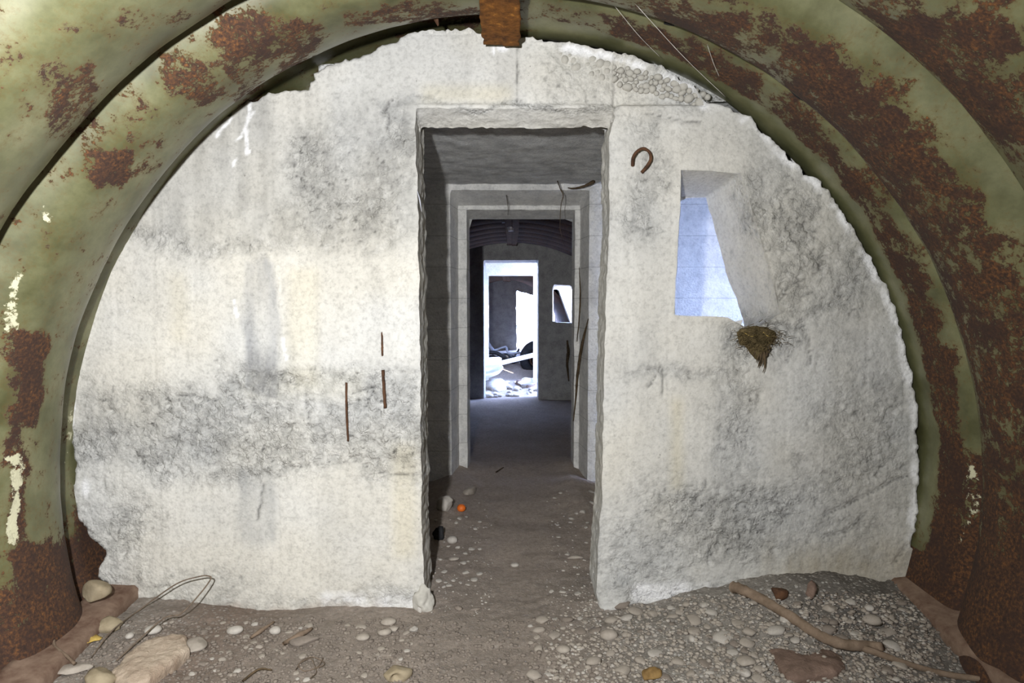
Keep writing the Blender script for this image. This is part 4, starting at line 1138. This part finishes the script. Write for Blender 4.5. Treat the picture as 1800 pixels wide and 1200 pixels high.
# ------------------------------------------------------------------ sticks, wires, roots
def floor_pts(pix, h=0.01):
    out = []
    for e in pix:
        p = lift(e[0], e[1]).copy(); p[2] += (e[2] if len(e) > 2 else h); out.append(p)
    return np.array(out)
tag(tube('wooden_branch', catmull(floor_pts([(1288, 1046, .035), (1310, 1052, .03), (1345, 1066, .02), (1390, 1092, .018), (1435, 1122, .018), (1480, 1142, .02), (1530, 1148, .025), (1550, 1152, .03)]), 6), [0.022, 0.019, 0.020, 0.018, 0.019, 0.013], M_WOOD, None, 9, 0.12, 3),
    'long dusty branch lying slantwise on the gravel heap at the right', 'branch')
tag(tube('wooden_branch', catmull(floor_pts([(1490, 1138, .02), (1560, 1160, .012), (1650, 1186, .008), (1740, 1200, .01)]), 6), [0.012, 0.010, 0.009], M_WOOD, None, 7, 0.12, 8),
    'thinner half-buried branch trailing toward the lower right corner', 'branch')
tag(tube('twig', catmull(floor_pts([(440, 1124, .006), (460, 1112, .010), (482, 1096, .008)]), 6), [0.006, 0.010, 0.004], M_WOOD, None, 6, 0.15, 4), 'short dark twig on the dirt below the left wall', 'twig')
tag(tube('twig', catmull(floor_pts([(498, 1134, .006), (525, 1122, .010), (548, 1108, .008)]), 6), [0.006, 0.011, 0.006], M_WOOD, None, 6, 0.15, 5), 'thicker stub of wood just right of the whitish pebble', 'twig')
tag(tube('twig', catmull(floor_pts([(872, 832, .01), (885, 824, .012)]), 4), [0.006, 0.003], M_ROOT, None, 5, 0.1, 5), 'dark twig on the floor between the jambs of the inner doorway', 'twig')
tag(tube('twig', catmull(floor_pts([(426, 1200, .006), (455, 1186, .02), (478, 1183, .012)]), 6), [0.004, 0.003], M_ROOT, None, 5, 0.1, 6), 'dark arched twig at the bottom edge left of the wire coil', 'twig')
# bent wire loop: two legs rising from the floor to a bend in front of the left wall
legA = [lift(160, 1158) + [0, 0, .003], lift(196, 1124) + [0, 0, .03], at(250, 1068, 2.50), at(310, 1026, 2.50), at(350, 1013, 2.49)]
legB = [at(366, 1012, 2.48), at(370, 1018, 2.47), at(350, 1045, 2.44), at(318, 1078, 2.38), lift(285, 1112) + [0, 0, .05], lift(205, 1166) + [0, 0, .01]]
tag(tube('bent_wire', catmull([*legA, *legB], 8), 0.0026, M_WIRE, None, 6), 'thin rusty wire bent into a hairpin leaning before the left wall', 'wire')
coil = [lift(520, 1180), lift(530, 1166), lift(548, 1160), lift(566, 1164), lift(570, 1172), lift(556, 1180), lift(535, 1182), lift(525, 1172), lift(545, 1163), lift(553, 1172), lift(556, 1186), lift(545, 1198)]
tag(tube('wire_coil', catmull([c + np.array([0, 0, .006 + .003 * (i % 3)]) for i, c in enumerate(coil)], 6), 0.0017, M_WIRE, None, 5), 'tangled thin grey wire on the dirt at the bottom left of centre', 'wire')
tag(tube('wire_coil', catmull([c + np.array([0, 0, .008]) for c in (lift(546, 1182), lift(560, 1174), lift(568, 1160))], 6), 0.0017, M_WIRE, None, 5), 'short loose wire end crossing the tangled grey wire', 'wire')
tag(tube('dead_stem', catmull([at(92, 1104, 2.20), at(95, 1118, 2.18), at(96, 1134, 2.14), at(112, 1148, 2.10), at(131, 1166, 2.06)], 6), [0.010, 0.004, 0.004, 0.005], M_WOOD, None, 6, 0.2, 5), 'pale dead stem with a knobbed top lying over the left rail', 'stem')

# yellow leaf
lp = lift(158, 1132)
lv = []; lf = []
prof_ = [(-0.035, 0.0), (-0.018, 0.010), (-0.010, 0.020), (0.008, 0.011), (0.022, 0.018), (0.040, 0.0)]
for (x, wv_) in prof_: lv += [(x, wv_, 0.010 + 0.3 * abs(wv_)), (x, -wv_ * 0.8, 0.006 + 0.35 * abs(wv_)), (x, 0, 0.006 + 0.01 * math.sin(x * 80))]
for i in range(len(prof_) - 1):
    a = i * 3; lf += [(a, a + 3, a + 5, a + 2), (a + 2, a + 5, a + 4, a + 1)]
leaf = mesh_obj('dry_leaf', lv, lf, M_LEAF); leaf.location = (lp[0], lp[1], lp[2] + 0.006); leaf.rotation_euler = (0.3, 0.2, 1.0)
md = leaf.modifiers.new('thick', 'SOLIDIFY'); md.thickness = 0.0008
tag(leaf, 'curled dry yellow leaf beside the left base rail', 'leaf')

# orange cap
oc = lift(811, 899); V, T = ICO3
V = V.copy() * 0.026; V[:, 2] *= 0.9; V[:, 2] = np.maximum(V[:, 2], -0.018)
o = mesh_obj('orange_cap', V, [tuple(t) for t in T], M_ORANGE); o.location = (oc[0], oc[1], oc[2] + 0.022)
tag(o, 'round bright orange plastic cap on the passage floor', 'cap')

# iron hook ring cast in the right wall
hk = [at(1112, 291, 2.60), at(1113, 277, 2.575), at(1120, 266, 2.565), at(1131, 261, 2.565), at(1141, 267, 2.57), at(1144, 279, 2.575), at(1138, 291, 2.585), at(1128, 303, 2.605)]
tag(tube('iron_hook', catmull(hk, 6), 0.0062, M_DKRUST, None, 8, 0.08, 2), 'rusty iron hoop sticking out of the wall right of the doorway', 'hook')
# exposed rebars
def rebar(pts, r, label, seed):
    tag(tube('reinforcing_bar', catmull([at(a, b, d) for a, b, d in pts], 6), r, M_DKRUST, None, 7, 0.16, seed), label, 'bar')
rebar([(671, 570, 2.612), (672, 602, 2.606), (672, 615, 2.604), (673, 632, 2.612)], 0.0045, 'short upper length of rusty bar showing in the left wall', 1)
rebar([(673, 650, 2.606), (675, 685, 2.600), (677, 717, 2.602)], 0.006, 'rusty reinforcing bar exposed nearest the doorway on the left wall', 2)
rebar([(609, 672, 2.610), (609, 705, 2.603), (610, 740, 2.602), (612, 775, 2.602)], 0.005, 'rusty reinforcing bar in the rough band, left of the other bar', 3)

# moss and root tuft at the window's lower corner
def tuft():
    c0 = at(1327, 592, 2.585)
    root = empty('moss_tuft', c0); tag(root, 'brown clump of dry moss and roots hanging below the wall opening', 'moss')
    V, T = stone_verts(71, ICO4, 0.12, 0); V = V * np.array([0.070, 0.034, 0.042]); V += (fbm(V, 40, 4, 5) * 0.008)[:, None] * V / 0.05
    V[:, 2] -= 0.05 * np.clip(1 - np.abs(V[:, 0] - .012) / 0.04, 0, 1) * (V[:, 2] < 0)
    mesh_obj('moss_clump', V, [tuple(t) for t in T], M_GRASS, root)
    rr = random.Random(9); pt = Parts()
    for i in range(420):
        a = rr.uniform(0, 6.28); x = rr.gauss(0, 0.034); z = rr.gauss(0.0, 0.020)
        L = rr.uniform(0.015, 0.045); aa = rr.uniform(0, 6.28)
        dx, dz = math.cos(aa) * L, math.sin(aa) * L * 0.6 - 0.008
        p0 = np.array([x, -0.038 + rr.uniform(-.008, .01), z]); p1 = p0 + [dx * .5, -rr.uniform(0, .016), dz * .5 + .003]; p2 = p0 + [dx, rr.uniform(-.01, .012), dz]
        v_, q_ = tube_vf([p0, p1, p2], [0.0016, 0.0012, 0.0007], 3); pt.add(v_, [f for f in q_ if len(set(f)) == 4])
    o = pt.build('straw', M_GRASS, root); o['kind'] = 'stuff'
    for i, (dx, dz) in enumerate(((0.0, -0.10), (0.02, -0.115), (0.035, -0.085), (-0.012, -0.075), (0.028, -0.14), (0.008, -0.12), (0.045, -.06))):
        pts = catmull([(0.01 + dx * .2, -0.02, -0.025), (0.01 + dx * .7, -0.028, dz * 0.5), (dx + 0.005, -0.022, dz * .8), (dx, -0.018, dz)], 5)
        tube('hanging_root', pts, [0.006, 0.004, 0.0012], M_ROOT, root, 5, 0.25, 20 + i)
    lt = catmull([(-0.06, -.04, .02), (-0.03, -.045, .005), (-.01, -.045, .012)], 5); tube('pale_straw', lt, 0.0014, M_LEAF, root, 4)
    tube('pale_straw', catmull([(0.015, -.042, .022), (0.03, -.045, .008), (.052, -.04, 0.0)], 5), 0.0014, M_LEAF, root, 4)
tuft()
# roots in the passage and on the jambs
def root_t(pts, r, label, mat=M_ROOT, seed=1, name='root'):
    tag(tube(name, catmull([at(a, b, d) for a, b, d in pts], 7), r, mat, None, 6, 0.15, seed), label, 'root')
root_t([(980, 318, 4.25), (985, 332, 4.3), (990, 343, 4.3), (986, 362, 4.3), (984, 400, 4.35)], [0.004, 0.003, 0.002], 'thin dry root hanging from the passage ceiling right of centre', seed=1)
root_t([(984, 400, 4.35), (990, 425, 4.36), (994, 432, 4.36)], [0.002, 0.001], 'fine root tip hanging before the middle room', seed=2)
root_t([(1045, 318, 4.35), (1030, 326, 4.38), (1010, 331, 4.4), (998, 330, 4.4)], [0.012, 0.007, 0.003], 'dark bushy root in the upper right corner of the passage', seed=3)
root_t([(890, 343, 4.46), (893, 362, 4.6), (893, 378, 4.72)], [0.003, 0.002], 'thin root stuck to the stepped lintel of the inner doorway', seed=4)
root_t([(1034, 560, 4.46), (1022, 610, 4.6), (1015, 660, 4.74), (1012, 700, 4.75), (1008, 740, 4.76)], [0.003, 0.010, 0.009, 0.006, 0.003], 'thick dark root running down the right jamb of the inner doorway', seed=5)
root_t([(1018, 470, 4.74), (1020, 520, 4.72), (1018, 560, 4.73), (1014, 600, 4.74)], [0.002, 0.006, 0.005, 0.003], 'slender root on the upper right jamb of the inner doorway', seed=6)
root_t([(997, 598, 8.3), (999, 620, 8.3), (997, 640, 8.3), (1000, 670, 8.3)], [0.012, 0.022, 0.018, 0.008], 'dark root hanging down the far wall below its opening', seed=7)
root_t([(732, 330, 2.62), (738, 352, 2.6), (741, 372, 2.62)], [0.002, 0.003, 0.001], 'tiny pale root on the edge of the left door jamb', mat=M_HOSE, seed=8)
# cobweb strands under the right sheets
def web(a, b, sag, label):
    a = at(*a); b = at(*b); m_ = (a + b) / 2 - np.array([0, 0, sag])
    tag(tube('cobweb_strand', catmull([a, m_, b], 10), 0.0009, M_WEB, None, 4, 0.3, 5), label, 'cobweb')
web((1115, 5, 2.1), (1275, 170, 2.45), 0.01, 'long cobweb strand crossing the rusty sheet at upper right')
web((1080, 10, 2.2), (1160, 100, 2.45), 0.008, 'cobweb strand left of the long one on the upper right sheet')
web((1243, 78, 2.3), (1264, 134, 2.42), 0.006, 'short cobweb strand right of the long one on the upper right sheet')
# torn dark debris caught on the lip of the right sheet
def lip_debris(px, py, sz, label, seed):
    p = at(px, py, 2.33); V, T = stone_verts(seed, ICO3, 0.45, 2); V = V * np.array(sz)
    ca, sa = math.cos(-0.75), math.sin(-0.75); V = np.stack([V[:, 0] * ca - V[:, 2] * sa, V[:, 1], V[:, 0] * sa + V[:, 2] * ca], 1)
    o = mesh_obj('dirt_clod', V, [tuple(t) for t in T], M_BLACK if seed % 2 else M_ROOT); o.location = p
    tag(o, label, 'clod')
lip_debris(1395, 153, (0.060, 0.02, 0.018), 'dark clod of dirt caught on the lip of the right sheet', 81)
lip_debris(1180, 35, (0.020, 0.02, 0.025), 'small black clod on the sheet near the top, right of centre', 83)
lip_debris(1240, 52, (0.035, 0.012, 0.009), 'flat black flake of paint on the sheet at upper right', 84)
lip_debris(1504, 248, (0.018, 0.01, 0.010), 'small dark crumb lower on the lip of the right sheet', 85)
# wisp stuck to left sheet lip near the crown
tag(tube('hanging_scrap', [at(760, 18, 2.36), at(768, 34, 2.36), at(770, 45, 2.36)], [0.02, 0.010, 0.004], M_DKRUST, None, 6, 0.4, 4), 'torn rusty scrap hanging from the sheet lip left of the strap', 'scrap')

# ------------------------------------------------------------------ junk in the far lobby and end room
# white beam
a = at(872, 642, 9.15); b = at(940, 622, 9.35)
def beam(name, a, b, w_, h_, mat, label, cat):
    a = np.array(a); b = np.array(b); d = b - a; L = np.linalg.norm(d)
    V, Q = box_vf(0, L, -w_ / 2, w_ / 2, -h_ / 2, h_ / 2)
    import bmesh
    me = bpy.data.meshes.new(name); me.from_pydata([tuple(v) for v in V], [], [tuple(q) for q in Q]); me.materials.append(mat)
    o = bpy.data.objects.new(name, me); C.objects.link(o); o.location = a
    o.rotation_euler = Vector(d).to_track_quat('X', 'Z').to_euler()
    bv = o.modifiers.new('bevel', 'BEVEL'); bv.width = 0.006; bv.segments = 2
    return tag(o, label, cat)
beam('white_beam', a + [-0.15, 0, -0.02], b + [0.25, 0, 0.05], 0.05, 0.060, M_WHITE, 'white beam slanting across the farthest doorway', 'beam')
beam('white_board', at(848, 636, 9.2), at(880, 634, 9.25), 0.20, 0.10, M_WHITE, 'white box-like board at the left end of the slanting beam', 'board')
# shallow basin
pr = [(0.02, -0.05), (0.20, -0.045), (0.27, -0.01), (0.30, 0.02), (0.315, 0.02), (0.31, 0.0), (0.27, -0.04), (0.2, -0.065), (0.02, -0.07)]
V = np.array([[r_ * math.cos(t), r_ * math.sin(t), z] for t in np.linspace(0, 2 * math.pi, 40, endpoint=False) for r_, z in pr])
m_ = len(pr); Q = np.array([[i * m_ + k, ((i + 1) % 40) * m_ + k, ((i + 1) % 40) * m_ + k + 1, i * m_ + k + 1] for i in range(40) for k in range(m_ - 1)])
o = mesh_obj('white_basin', V, Q, M_WHITE); o.location = at(846, 652, 9.2); o.rotation_euler = (0.15, -0.12, 0)
tag(o, 'shallow round white basin below the left end of the beam', 'basin')
# tyre
def torus_vf(R, r, n=48, m=16, sq=1.0):
    V = []
    for i in range(n):
        t = 2 * math.pi * i / n
        for k in range(m):
            p = 2 * math.pi * k / m; cx_ = math.copysign(abs(math.cos(p)) ** 0.7, math.cos(p)); sx = math.copysign(abs(math.sin(p)) ** 0.6, math.sin(p))
            V.append([(R + r * cx_) * math.cos(t), sq * r * sx, (R + r * cx_) * math.sin(t)])
    Q = [[i * m + k, i * m + (k + 1) % m, ((i + 1) % n) * m + (k + 1) % m, ((i + 1) % n) * m + k] for i in range(n) for k in range(m)]
    return np.array(V), np.array(Q)
ty = empty('car_tyre', at(946, 630, 10.3)); tag(ty, 'black tyre leaning behind the right edge of the farthest doorway', 'tyre')
V, Q = torus_vf(0.22, 0.075, sq=1.1); mesh_obj('tyre_body', V, Q, M_BLACK, ty)
V, Q = torus_vf(0.13, 0.012, sq=8.0); mesh_obj('rim_disc', V, Q, M_DKRUST, ty)
V, Q = box_vf(-0.13, 0.13, -0.01, 0.01, -0.13, 0.13); mesh_obj('hub_plate', V, Q, M_DKRUST, ty, smooth=False)
def pipe(pts, r, mat, label, name='hose', cat='hose', closed=False):
    tag(tube(name, catmull([at(*p) for p in pts], 8), r, mat, None, 8), label, cat)
pipe([(858, 604, 10.6), (866, 616, 10.5), (872, 622, 10.3)], 0.035, M_HOSE, 'pale bent pipe end at the left edge of the junk heap')
pipe([(866, 617, 10.4), (885, 610, 10.5), (890, 611, 10.5), (895, 621, 10.4), (915, 620, 10.5), (919, 624, 10.4)], 0.018, M_HOSE, 'pale hose looping over the junk in the end room')
pipe([(855, 619, 10.2), (872, 620, 10.2), (885, 626, 10.2), (905, 630, 10.2)], 0.030, M_BLACK, 'black hose lying across the junk in the end room')
pipe([(905, 624, 10.6), (911, 616, 10.6), (912, 612, 10.6)], 0.016, M_BLACK, 'thin black stub standing before the bright gap', cat='stub')
# dark heap of junk and earth in the end room
def heap(name, px, py, D, size, mat, label, cat, seed):
    V, T = stone_verts(seed, ICO4, 0.28, 3); V = V * np.array(size); V += fbm(V, 12, 4, seed)[:, None] * 0.02
    o = mesh_obj(name, V, [tuple(t) for t in T], mat); p = at(px, py, D); o.location = p
    return tag(o, label, cat)
heap("earth_heap", 905, 668, 10.5, (0.50, 0.32, 0.20), M_REDROCK, 'dark brown heap of earth under the junk in the end room', 'earth', 91)
heap('rubbish_bag', 880, 634, 10.6, (0.30, 0.25, 0.12), M_BLACK, 'black plastic rubbish on top of the brown earth heap', 'rubbish', 93)
heap('rubbish_bag', 930, 634, 10.8, (0.26, 0.2, 0.09), M_BLACK, 'second black rubbish lump behind the slanting beam', 'rubbish', 95)
# bright rubble on the lobby floor
rub = []
for i in range(34):
    u = random.uniform(850, 946); v = random.uniform(676, 702); D = 8.45 + (702 - v) / 26 * 1.0
    s = random.uniform(0.02, 0.05)
    V, T = stone_verts(120 + i, ICO2, 0.3, 3); V = V * np.array([s * 1.4, s, s * 0.7])
    o = mesh_obj('rubble_stone', V, [tuple(t) for t in T], M_STONE2)
    x = (u - 900) / F * D; o.location = (x, D, float(floor_z(x, D)) + s * 0.4); o.rotation_euler = (0, 0, random.uniform(0, 3))
    tag(o, f"sunlit white rubble stone {'left' if u < 882 else 'middle' if u < 915 else 'right'} {'front' if v > 689 else 'back'} on the far lobby floor", 'rubble', f"white rubble in the far lobby, {'left' if u < 882 else 'middle' if u < 915 else 'right'} {'front' if v > 689 else 'back'}")
heap('plaster_heap', 872, 686, 9.15, (0.24, 0.30, 0.15), M_STONE2, 'bright crumbled plaster heap at the left of the far lobby floor', 'rubble', 97)
heap('plaster_heap', 928, 684, 9.2, (0.18, 0.2, 0.15), M_REDROCK, 'brown clay lump under the white fibres at the right of the far lobby', 'rubble', 98)
heap('fibre_bundle', 926, 672, 9.1, (0.13, 0.10, 0.04), M_WHITE, 'white fibrous bundle lying on the brown clay lump', 'fibres', 99)
t_ = np.linspace(0, 2 * math.pi, 24, endpoint=False); c_ = at(924, 671, 9.1)
tag(tube('wire_ring', [c_ + np.array([0.055 * math.cos(a), 0.01 * math.sin(a), 0.035 * math.sin(a) + .02]) for a in t_], 0.006, M_WHITE, None, 6, closed=True), 'white wire ring standing on the fibrous bundle', 'ring')
heap('white_pot', 938, 669, 9.0, (0.045, 0.045, 0.040), M_WHITE, 'small round white lump beside the right jamb of the farthest doorway', 'lump', 101)
